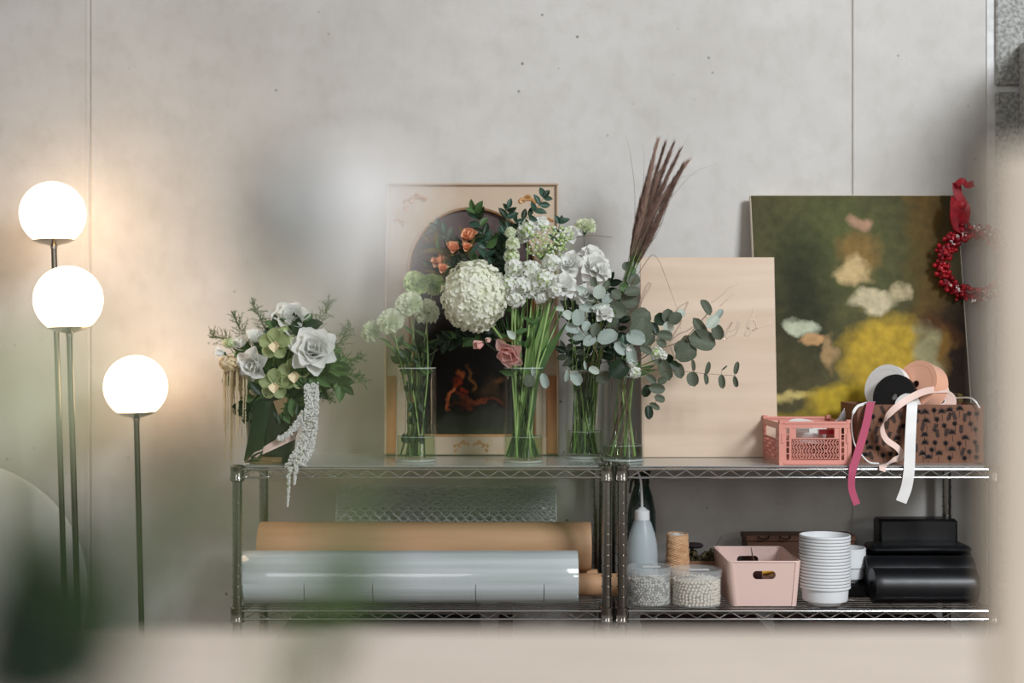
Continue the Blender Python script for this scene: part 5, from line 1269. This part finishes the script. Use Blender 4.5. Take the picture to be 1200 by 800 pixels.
eucalyptus(V4, [(750, 432), (780, 434), (801, 435), (830, 438), (861, 440)], 3.60, [
    (812, 444, 18, 14, -80, 'slate'), (812, 428, 15, 5, 95, 'slate'), (829, 431, 16, 6, 75, 'slate'), (827, 444, 14, 6, -80, 'slate'), (846, 447, 17, 8, -85, 'slate'), (849, 431, 9, 2, 40, 'slate'), (863, 431, 16, 6, 78, 'slate'), (862, 447, 15, 6, -75, 'slate')], 'lone eucalyptus twig pointing level right in front of the sign', rad=.0010)
eucalyptus(V4, [(742, 430), (760, 438), (770, 455), (768, 475)], 3.59, [
    (779, 433, 30, 15, -65, 'slate'), (770, 455, 20, 12, -10, 'slate'), (773, 467, 14, 9, -20, 'slate'), (760, 483, 17, 10, -85, 'dark'), (767, 476, 14, 7, -30, 'slate'), (758, 458, 16, 11, -120, 'dark'), (763, 444, 15, 9, -40, 'slate'), (776, 446, 12, 9, 20, 'slate')], 'eucalyptus sprig drooping over the right rim of the rightmost vase')
eucalyptus(V4, [(738, 420), (742, 395), (738, 360), (740, 320)], 3.66, [
    (742, 327, 17, 17, 30, 'slate'), (741, 342, 20, 13, 10, 'slate'), (737, 353, 22, 18, -15, 'slate'), (723, 363, 22, 19, 150, 'slate'), (735, 312, 12, 12, 80, 'slate'), (741, 317, 10, 9, 30, 'mid'), (722, 345, 14, 12, 140, 'slate'), (731, 337, 12, 10, 170, 'mid'), (751, 372, 26, 22, 30, 'slate')], 'upright eucalyptus branch in front of the plume grass stems')
eucalyptus(V4, [(735, 430), (745, 410), (752, 395)], 3.57, [
    (750, 386, 34, 27, 75, 'slate'), (745, 396, 24, 18, 160, 'silver'), (740, 416, 26, 12, 100, 'silver'), (728, 408, 20, 13, 140, 'silver'), (757, 410, 16, 10, -30, 'slate'), (733, 400, 18, 12, 110, 'blue')], 'eucalyptus branch with one very large round leaf above the rightmost vase')
eucalyptus(V3, [(700, 420), (692, 400), (680, 385), (672, 372)], 3.60, [
    (677, 372, 20, 16, 95, 'silver'), (671, 385, 19, 13, 170, 'silver'), (681, 394, 22, 12, -170, 'silver'), (691, 399, 18, 12, -150, 'silver'), (698, 386, 17, 12, 80, 'slate'), (712, 395, 26, 18, 20, 'silver'), (665, 369, 13, 11, 140, 'pale'), (655, 362, 13, 6, 170, 'pale'), (687, 382, 14, 10, 60, 'silver')], 'silver blue eucalyptus cluster right of the green stems')
eucalyptus(V3, [(705, 420), (702, 390), (698, 362), (702, 340)], 3.64, [
    (702, 342, 17, 15, 80, 'pale'), (687, 361, 18, 10, 165, 'silver'), (704, 359, 23, 8, 10, 'pale'), (712, 350, 16, 11, 40, 'silver'), (692, 350, 15, 10, 150, 'slate'), (696, 330, 13, 8, 110, 'slate'), (710, 335, 15, 8, 60, 'slate'), (718, 378, 16, 11, 30, 'slate'), (682, 340, 13, 9, 150, 'pale')], 'pale upright eucalyptus branch under the white lisianthus')
eucalyptus(V4, [(735, 434), (710, 437), (680, 437), (650, 437), (622, 438)], 3.585, [
    (725, 432, 26, 22, -140, 'dark'), (696, 434, 14, 9, 150, 'pale'), (675, 443, 20, 13, -55, 'silver'), (664, 440, 16, 6, -95, 'silver'), (638, 446, 19, 10, -75, 'silver'), (625, 436, 14, 6, 100, 'silver'), (620, 446, 15, 14, -110, 'slate'), (686, 428, 11, 4, 100, 'silver'), (707, 442, 20, 13, -150, 'slate')], 'eucalyptus twig running level left across the rims of the three right vases', rad=.0009)
stock(V4, [(744, 436, 7), (740, 424, 6), (737, 408, 5)], 3.575, m_white, 'white stock spike above the rim of the rightmost vase', s=.006, dens=20)
stock(V4, [(769, 413, 8), (777, 416, 5)], 3.59, m_white, 'small white stock head among the eucalyptus right of the rightmost vase', s=.006, dens=14)
for i in range(7):
    tip = P(R(720, 745), R(405, 430), 3.66); pth = bez(V4.path(tip, .9), 5)
    solo('cut_stalk', MB().tube(pth, R(.0014, .0026), 6), (m_stem, LM['bright'], m_stemb)[i % 3], 'slim stem standing in the rightmost vase', 'stem', 'stems in the rightmost vase', loc=pth[0])

# ------------------------------------------------------------------ bouquet at the left end of the shelf
YB_ = 3.63; kb = YB_ / FPX; vc = P(318, 0, YB_); vc.z = ZTOP
m_vess = mat('dark_green_glaze', (34, 40, 30), .25, c2=(22, 28, 22), scale=8, coat=.5)
ve = root('bouquet_vessel', vc, 'dark green tapered vessel wrapped in brown paper holding the left bouquet', 'vase')
vh = P(0, 462, YB_).z - ZTOP
part('vessel_body', MB().lathe([(0, 0), (24 * kb, 0), (26 * kb, .004), (30 * kb, vh * .6), (32 * kb, vh), (30 * kb, vh), (28 * kb, vh * .6), (24 * kb, .006), (0, .006)], vc, 40), m_vess, ve)
m_wrap = mat('brown_wrap_paper', (128, 104, 72), .7, c2=(120, 96, 60), scale=10)
def wrap_sheet(pts, m, nm='paper_fold'):
    rows = []; F = vc.y - 33 * kb
    for i in range(7):
        t = i / 6; a = Vector(pts[0]).lerp(Vector(pts[1]), t); b = Vector(pts[3]).lerp(Vector(pts[2]), t); row = []
        for j in range(5):
            q = a.lerp(b, j / 4); p = P(q.x, q.y, F); dx_ = (p.x - vc.x) / (34 * kb); p.y = vc.y - math.sqrt(max(.05, 1 - dx_ * dx_)) * 33 * kb - .002 - .003 * math.sin(i + j * .8) ** 2; row.append(p)
        rows.append(row)
    return part(nm, MB().slab(rows, .0007), m, ve)
wrap_sheet([(283, 541), (300, 470), (318, 470), (306, 541)], LM['dark'], 'wide_leaf'); wrap_sheet([(284, 543), (290, 534), (330, 536), (330, 543)], m_wrap)
wrap_sheet([(287, 542), (298, 530), (348, 500), (343, 516)], m_blush, 'ribbon'); wrap_sheet([(320, 470), (345, 462), (350, 470), (326, 486)], m_wrap)
class Ves(Vase):
    def __init__(s): s.c = vc; s.r = 26 * kb; s.top = ZTOP + vh * .98
VB = Ves(); GB = 'white blooms of the left bouquet'
for (px, py, r, Y, ax, m, lb, tiers) in ((340, 374, 18, 3.62, (.1, -.75, .65), m_white, 'white ruffled rose at the top of the left bouquet', None), (367, 410, 21, 3.56, (.1, -.85, .3), m_white, 'largest white rose of the left bouquet, on its right side', None),
        (295, 428, 17, 3.56, (-.3, -.85, -.1), m_white, 'open white bloom low left in the left bouquet', ((3, 10, .8), (5, 30, .98), (6, 55, 1.0))), (258, 413, 10, 3.60, (-.9, -.4, .2), m_white, 'white bud at the far left of the left bouquet', ((3, 4, .9), (4, 12, 1.05))),
        (300, 397, 13, 3.59, (.1, -.6, .7), m_white, 'white folded bloom left of the green orchid', ((3, 10, .9), (5, 34, 1.05))), (283, 402, 11, 3.60, (-.4, -.6, .6), m_white, 'small white bloom between far left bud and folded bloom', ((3, 12, .9), (5, 45, 1.0)))):
    k = Y / FPX; a = Vector(ax).normalized(); c = P(px, py, Y); rt, pth = stemmed('white_rose', lb, 'flower', GB, VB, c - a * r * k * .6, .0022, m_stemd, 3, 'mid', 'oval', .035)
    rose(rt, c, r * k, ax, m, tiers or ((3, 3, .95), (4, 10, 1.08), (5, 20, 1.12), (6, 32, 1.10), (6, 50, 1.0)))
m_orch = mat('orchid_green', (190, 200, 150), .5, tl=.4, c2=(160, 176, 118), scale=20); m_lip = mat('orchid_lip', (236, 222, 184), .5, c2=(150, 80, 66), scale=60, lo=.55, hi=.7)
for (px, py, r, Y, ax, lb) in ((322, 403, 19, 3.56, (.2, -.95, .1), 'green orchid with a cream lip in the centre of the left bouquet'), (322, 450, 19, 3.565, (.1, -.9, -.3), 'green orchid low in the left bouquet above the paper'), (345, 438, 20, 3.57, (.3, -.9, 0), 'green orchid beneath the largest white rose'), (300, 455, 17, 3.575, (-.3, -.9, -.2), 'green orchid beside the hanging cream strands')):
    k = Y / FPX; a, b, d = perp(ax); c = P(px, py, Y); rt, pth = stemmed('green_orchid', lb, 'flower', 'green orchids', VB, c - a * .012, .002, m_stem)
    for i in range(5):
        ph = 2 * PI * i / 5 + PI / 2; y = Vector((math.cos(ph), -.12, math.sin(ph))); inst('petal', PMESH(m_orch, .35, .1), rt, c, y, (-y.x * .3, -1, -y.z * .3 + .1), r * k * .75, r * k, r * k)
    inst('lip', PMESH(m_lip, .7, .3), rt, c + a * .004, (.05, -.6, -.8), (0, -1, .6), r * k * .6, r * k * .6, r * k * .7); part('column', MB().ball(c + a * .006 + Vector((0, 0, .003)), .004, 8, 6), m_crm, rt)
for (px, py, r, Y, lb) in ((341, 401, 11, 3.575, 'cream cluster of tiny flowers right of the centre orchid'), (333, 386, 10, 3.60, 'greenish flower cluster under the top white rose'), (352, 425, 8, 3.58, 'small pale green cluster left of the largest rose'), (268, 402, 7, 3.60, 'tiny cream cluster beside the far left bud')):
    k = Y / FPX; c = P(px, py, Y); rt, pth = stemmed('filler_flower', lb, 'flower', 'filler clusters', VB, c + Vector((0, .008, -.01)), .0014, m_stem)
    mb = MB(); cluster(mb, c, r * k, r * k * .8, r * k * .8, 40, .005, 5); part('florets', mb, m_wgr, rt, kind='stuff'); part('flower_core', MB().ball(c, r * k * .7, 8, 6), m_lime, rt)
for i, (pts, key, lb) in enumerate((([(318, 455), (300, 425), (285, 410)], 'mid', 'green leaf branch behind the low white bloom'), ([(325, 450), (330, 415), (325, 385)], 'mid', 'green leaf branch rising through the bouquet centre'), ([(335, 450), (355, 430), (385, 415)], 'mid', 'green leaf branch right of the largest rose'),
        ([(320, 455), (345, 450), (372, 452)], 'mid', 'green leaf branch low right over the white garland'), ([(310, 460), (290, 448), (276, 440)], 'bright', 'light green leaf branch over the hanging cream strands'), ([(330, 440), (350, 395), (358, 380)], 'dark', 'dark leaf branch between the two largest roses'),
        ([(315, 450), (310, 420), (312, 400)], 'dark', 'dark leaf branch left of the centre orchid'), ([(330, 450), (335, 425), (345, 410)], 'dark', 'dark leaf branch behind the cream cluster'),
        ([(318, 462), (335, 462), (352, 474)], 'mid', 'green leaf branch drooping over the vessel rim at the right'), ([(312, 462), (300, 466), (292, 482)], 'dark', 'dark leaf branch drooping over the vessel rim at the left'), ([(345, 450), (385, 440), (402, 452)], 'dark', 'dark leaf branch reaching low right past the garland'),
        ([(340, 440), (372, 440), (392, 428)], 'mid', 'green leaf branch poking out right of the largest white rose'), ([(325, 460), (322, 470), (330, 482)], 'mid', 'short green leaf branch hanging in front of the vessel middle'))):
    branch('leafy_branch', VB, pts, 3.57 if i > 7 else 3.60, .009, key, 'oval', .042, lb, keys=(key, 'mid', 'dark'))
# feathery sprays
def spray(vs, pts, Y, m, label, n=52, L=.056, dens=14):
    ctrl = [P(px, py, Y) for px, py in pts]; pth = bez(vs.path(ctrl[0])[:3] + ctrl, 8); rt = root('fern_spray', pth[0], label, 'foliage', 'feathery sprays'); mb = MB()
    part('stem', MB().tube(pth, [.0012 - .0006 * i / len(pth) for i in range(len(pth))], 4), m, rt)
    tl = pth[24:]
    for i in range(n):
        q = tl[min(len(tl) - 1, int(len(tl) * i / n))]; t = (tl[-1] - tl[0]).normalized(); f = 1 - .6 * i / n
        d = (t * R(.3, 1) + Vector((R(-1, 1), R(-.7, .5), R(-.7, 1)))).normalized(); Lq = L * f * R(.6, 1.1); e = q + d * Lq
        mb.tube([q, q.lerp(e, .5) + Vector((0, 0, .002)), e], .00045, 3, cap=False)
        for j in range(dens):
            u = q.lerp(e, (j + 1) / dens); dd = (d + Vector((R(-1, 1), R(-1, 1), R(-1, 1))) * .9).normalized(); ll = R(.004, .009); s_ = dd.cross(Vector((.2, 1, .1))).normalized() * .0007
            mb.add([u, u + dd * ll * .5 + s_, u + dd * ll, u + dd * ll * .5 - s_], [(0, 1, 2, 3)])
    part('fronds', mb, m, rt, kind='stuff'); return rt
for pts, m, lb in (([(310, 440), (290, 400), (275, 372)], m_fern, 'feathery spray rising at the upper left of the left bouquet'), ([(320, 440), (312, 390), (298, 358)], m_fern, 'dense feathery spray left of the top rose'), ([(300, 440), (272, 405), (250, 393)], m_fernl, 'olive twiggy spray reaching far left over the bud'),
        ([(345, 440), (375, 380), (385, 355)], m_fernl, 'pale twiggy spray above the largest rose'), ([(350, 445), (390, 410), (410, 385)], m_fern, 'feathery spray right of the largest rose'), ([(350, 450), (395, 435), (424, 448)], m_fern, 'feathery spray drooping right toward the picture frame'),
        ([(350, 450), (390, 425), (420, 420)], m_fern, 'feathery spray pointing level right toward the picture frame'), ([(345, 455), (370, 450), (385, 468)], m_fern, 'short feathery spray below the largest rose')):
    spray(VB, pts, 3.64, m, lb)
# hanging amaranthus
am = root('hanging_amaranthus', P(285, 440, 3.58), 'cream amaranthus strands hanging down the left side of the left bouquet', 'flower')
part('stem', MB().tube(bez([VB.c + Vector((-.02, 0, .1)), VB.c + Vector((-.03, -.02, vh + .01)), P(285, 432, 3.58), P(272, 424, 3.57)], 6), .0018, 6), m_stem, am)
for i in range(15):
    x = 263 + 2.05 * i + R(-1, 1); yb_ = (505, 540, 500, 528, 542, 541, 520, 538, 530, 500, 522, 490, 510, 470, 485)[i]; Y = 3.555 + R(0, .03); pth = bez([P(x + 4, 424 + R(0, 8), Y + .01), P(x, 440, Y), P(x, (440 + yb_) / 2, Y), P(x + R(-1, 1), yb_, Y)], 9); mb = MB()
    for j, q in enumerate(pth):
        t = j / (len(pth) - 1)
        for _ in range(3): mb.ball(q + Vector((R(-.0018, .0018), R(-.0018, .0018), R(-.002, .002))), .0024 * (1.1 - .7 * t), 5, 4)
    mb.tube(pth, [.0030 * (1 - .75 * j / len(pth)) for j in range(len(pth))], 6); part('strand', mb, m_crm, am)
mb = MB(); cluster(mb, P(268, 426, 3.565), .022, .016, .020, 70, .006, 5); part('flower_cluster', mb, m_crm, am, kind='stuff')
# white beaded garland
def garland(pts, widths, label, n=3, dens=13, Y=3.57):
    pth = bez([P(a, b, c) for a, b, c in pts], 10); L = len(pth); mb = MB(); rt = root('white_garland', pth[0], label, 'flower', 'white beaded garlands')
    for i, q in enumerate(pth):
        t = i / (L - 1); w = (widths[0] * (1 - t) + widths[1] * t) * .00215
        for _ in range(dens): mb.ball(q + Vector((R(-w, w), R(-w, w) * .5, R(-.005, .005))), R(.0016, .0032), 5, 4)
    part('blossoms', mb, m_crm if False else m_white, rt, kind='stuff'); part('cord', MB().tube(pth, .0015, 5), m_stem, rt)
garland([(368, 450, 3.555), (367, 470, 3.55), (363, 500, 3.545), (357, 525, 3.535), (347, 544, 3.50)], (5, 12), 'thick white beaded garland hanging from the left bouquet to the shelf edge', dens=26)
garland([(359, 452, 3.55), (361, 466, 3.545), (362, 486, 3.54)], (2.5, 6), 'short white beaded strand left of the thick garland', dens=9)
garland([(362, 478, 3.54), (350, 494, 3.545), (340, 506, 3.545), (328, 514, 3.54)], (5, 3.5), 'white beaded strand crossing the wrapped vessel diagonally', dens=12)
garland([(341, 546, 3.488), (338, 560, 3.485), (338, 576, 3.485), (337, 592, 3.485)], (2.2, .4), 'thin white strand dangling below the shelf edge', dens=4)
garland([(348, 546, 3.488), (346, 556, 3.485), (345, 566, 3.485)], (2, .6), 'very short white strand dangling beside the longer dangling one', dens=4)

# ------------------------------------------------------------------ out of focus flowers on the bench close to the camera
m_fgw = mat('lisianthus_white_near', (255, 255, 255), .6, tl=.5)
def bench_vase(px, Y, r, h, label, m):
    c = Vector(((px - 600) / FPX * Y, Y, BT)); rt = root('bench_vase', c, label, 'vase', 'vases on the bench')
    part('vase_body', MB().lathe([(0, 0), (r * .8, 0), (r * .85, .002), (r, h * .5), (r * .8, h), (r * .74, h), (r * .9, h * .5), (r * .75, .005), (0, .005)], c, 32), m, rt); return c, r * .6, h
m_cer = mat('matt_white_ceramic', (220, 216, 208), .6)
b1, b1r, b1h = bench_vase(330, .46, .030, .085, 'small white ceramic vase on the bench, left of centre, below the frame', m_cer)
b2, b2r, b2h = bench_vase(40, .44, .034, .080, 'small white ceramic vase on the bench at the far left, below the frame', m_cer)
def near(name, label, cat, vb, tip, extra=(), rad=.0011, leaves=(), m=None, group=None):
    c, r, h = vb; ctrl = [c + Vector((R(-r, r) * .5, R(-r, r) * .5, .008)), c + Vector((R(-r, r) * .4, R(-r, r) * .4, h))] + [P(*e) for e in extra] + [P(*tip)]
    pth = bez(ctrl, 8); rt = root(name, pth[0], label, cat, group); part('stem', MB().tube(pth, rad, 6), m or m_stem, rt)
    for (px, py, Y, L, ang, key, sh) in leaves:
        cc = P(px, py, Y); d = Vector((math.cos(math.radians(ang)), R(-.2, .2), math.sin(math.radians(ang)))); k = Y / FPX
        b = cc - d.normalized() * L * k * .5; inst('leaf', LMESH(key, sh), rt, b, d, (R(-.3, .3), -1, R(0, .5)), L * k, L * k, L * k)
        q = min(pth, key=lambda p: (p - b).length)
        if (q - b).length < .06: part('leaf_stalk', MB().tube([q, q.lerp(b, .5), b], .0004, 4), m_stem, rt)
    return rt, pth
vb1 = (b1, b1r, b1h); vb2 = (b2, b2r, b2h)
rt, pth = near('white_lisianthus', 'blurred white lisianthus very close to the camera, left of the picture frame', 'flower', vb1, (412, 330, .40), ((385, 640, .42), (425, 470, .40)),
    leaves=((412, 680, .40, 130, 80, 'mid', 'oval'), (404, 640, .40, 90, 110, 'mid', 'lance'), (372, 770, .42, 90, 95, 'slate', 'oval')))
rose(rt, P(402, 268, .40), .0215, (-.1, -.5, .85), m_fgw, ((3, 10, .9), (5, 28, 1.1), (5, 48, 1.2)))
rt, pth = near('white_lisianthus', 'blurred half open white bud below the blurred white lisianthus', 'flower', vb1, (440, 372, .36), ((400, 640, .40), (440, 500, .37)))
rose(rt, P(434, 348, .36), .0120, (.2, -.4, .85), m_fgw, ((3, 6, 1.0), (4, 18, 1.1)))
near('leafy_sprig', 'blurred leafy stem close to the camera in front of the left bouquet', 'foliage', vb1, (335, 225, .33), ((330, 600, .40), (345, 420, .34)), leaves=((330, 245, .32, 140, 95, 'dark', 'oval'), (345, 330, .33, 90, 60, 'mid', 'lance')), rad=.0007)
near('leafy_sprig', 'blurred leafy sprig close to the camera over the front rolls', 'foliage', vb1, (690, 570, .27), ((420, 640, .38), (520, 590, .30)), leaves=((480, 560, .27, 85, 10, 'mid', 'lance'), (560, 575, .26, 90, -8, 'mid', 'lance'), (640, 560, .26, 95, 12, 'mid', 'lance'), (600, 610, .27, 70, -20, 'mid', 'lance')), rad=.0005)
near('leafy_sprig', 'blurred leafy sprig close to the camera under the left bouquet', 'foliage', vb1, (250, 560, .28), ((320, 640, .38),), leaves=((300, 545, .27, 90, 160, 'mid', 'lance'), (190, 560, .30, 110, 200, 'mid', 'oval'), (360, 520, .28, 60, 30, 'slate', 'lance')), rad=.0005)
near('leafy_sprig', 'blurred dark leaf cluster in the lower left corner, close to the camera', 'foliage', vb2, (60, 600, 0.288), ((50, 720, 0.302),),
    leaves=((40, 650, 0.302, 170, 60, 'dark', 'oval'), (20, 600, 0.288, 120, 100, 'mid', 'oval'), (100, 690, 0.317, 170, 30, 'dark', 'oval'), (70, 740, 0.302, 190, -10, 'dark', 'oval'), (20, 730, 0.310, 180, 120, 'dark', 'oval'), (140, 650, 0.288, 100, 50, 'mid', 'lance'), (10, 790, 0.317, 170, 20, 'dark', 'oval'), (90, 780, 0.31, 170, 10, 'dark', 'oval'), (140, 700, 0.31, 110, 40, 'mid', 'oval')), m=m_stemd)
near('leafy_sprig', 'blurred dark leafy stem at the bottom left edge, close to the camera', 'foliage', vb2, (120, 780, 0.302), (), leaves=((60, 800, 0.302, 170, 170, 'dark', 'oval'), (110, 745, 0.310, 120, 70, 'mid', 'oval'), (5, 680, 0.302, 130, 80, 'dark', 'oval'), (60, 680, 0.310, 140, 100, 'dark', 'oval'), (150, 720, 0.288, 80, 30, 'mid', 'lance')), m=m_stemd)
near('leafy_sprig', 'blurred dark leafy sprig filling the bottom left corner, close to the camera', 'foliage', vb2, (40, 760, .31), (), leaves=((20, 770, .31, 180, 10, 'dark', 'oval'), (70, 800, .31, 180, 30, 'dark', 'oval'), (0, 720, .31, 150, 80, 'dark', 'oval'), (100, 765, .31, 120, 70, 'slate', 'oval')), m=m_stemd)
near('leafy_sprig', 'blurred green sprig between the lamp poles and the left shelving unit, close to the camera', 'foliage', vb1, (215, 600, .27), ((290, 700, .34),), leaves=((205, 575, .27, 110, 60, 'mid', 'lance'), (235, 640, .27, 110, 120, 'mid', 'lance'), (180, 620, .27, 90, 150, 'slate', 'lance')), rad=.0005)
rt, pth = near('pale_petal_flower', 'blurred pale green flower at the left edge, close to the camera', 'flower', vb2, (40, 520, .24), ((30, 660, .30),), rad=.0005)
rose(rt, P(48, 480, .24), .0115, (.1, -.6, .7), m_wgr, ((3, 15, 1.0), (4, 45, 1.2)))
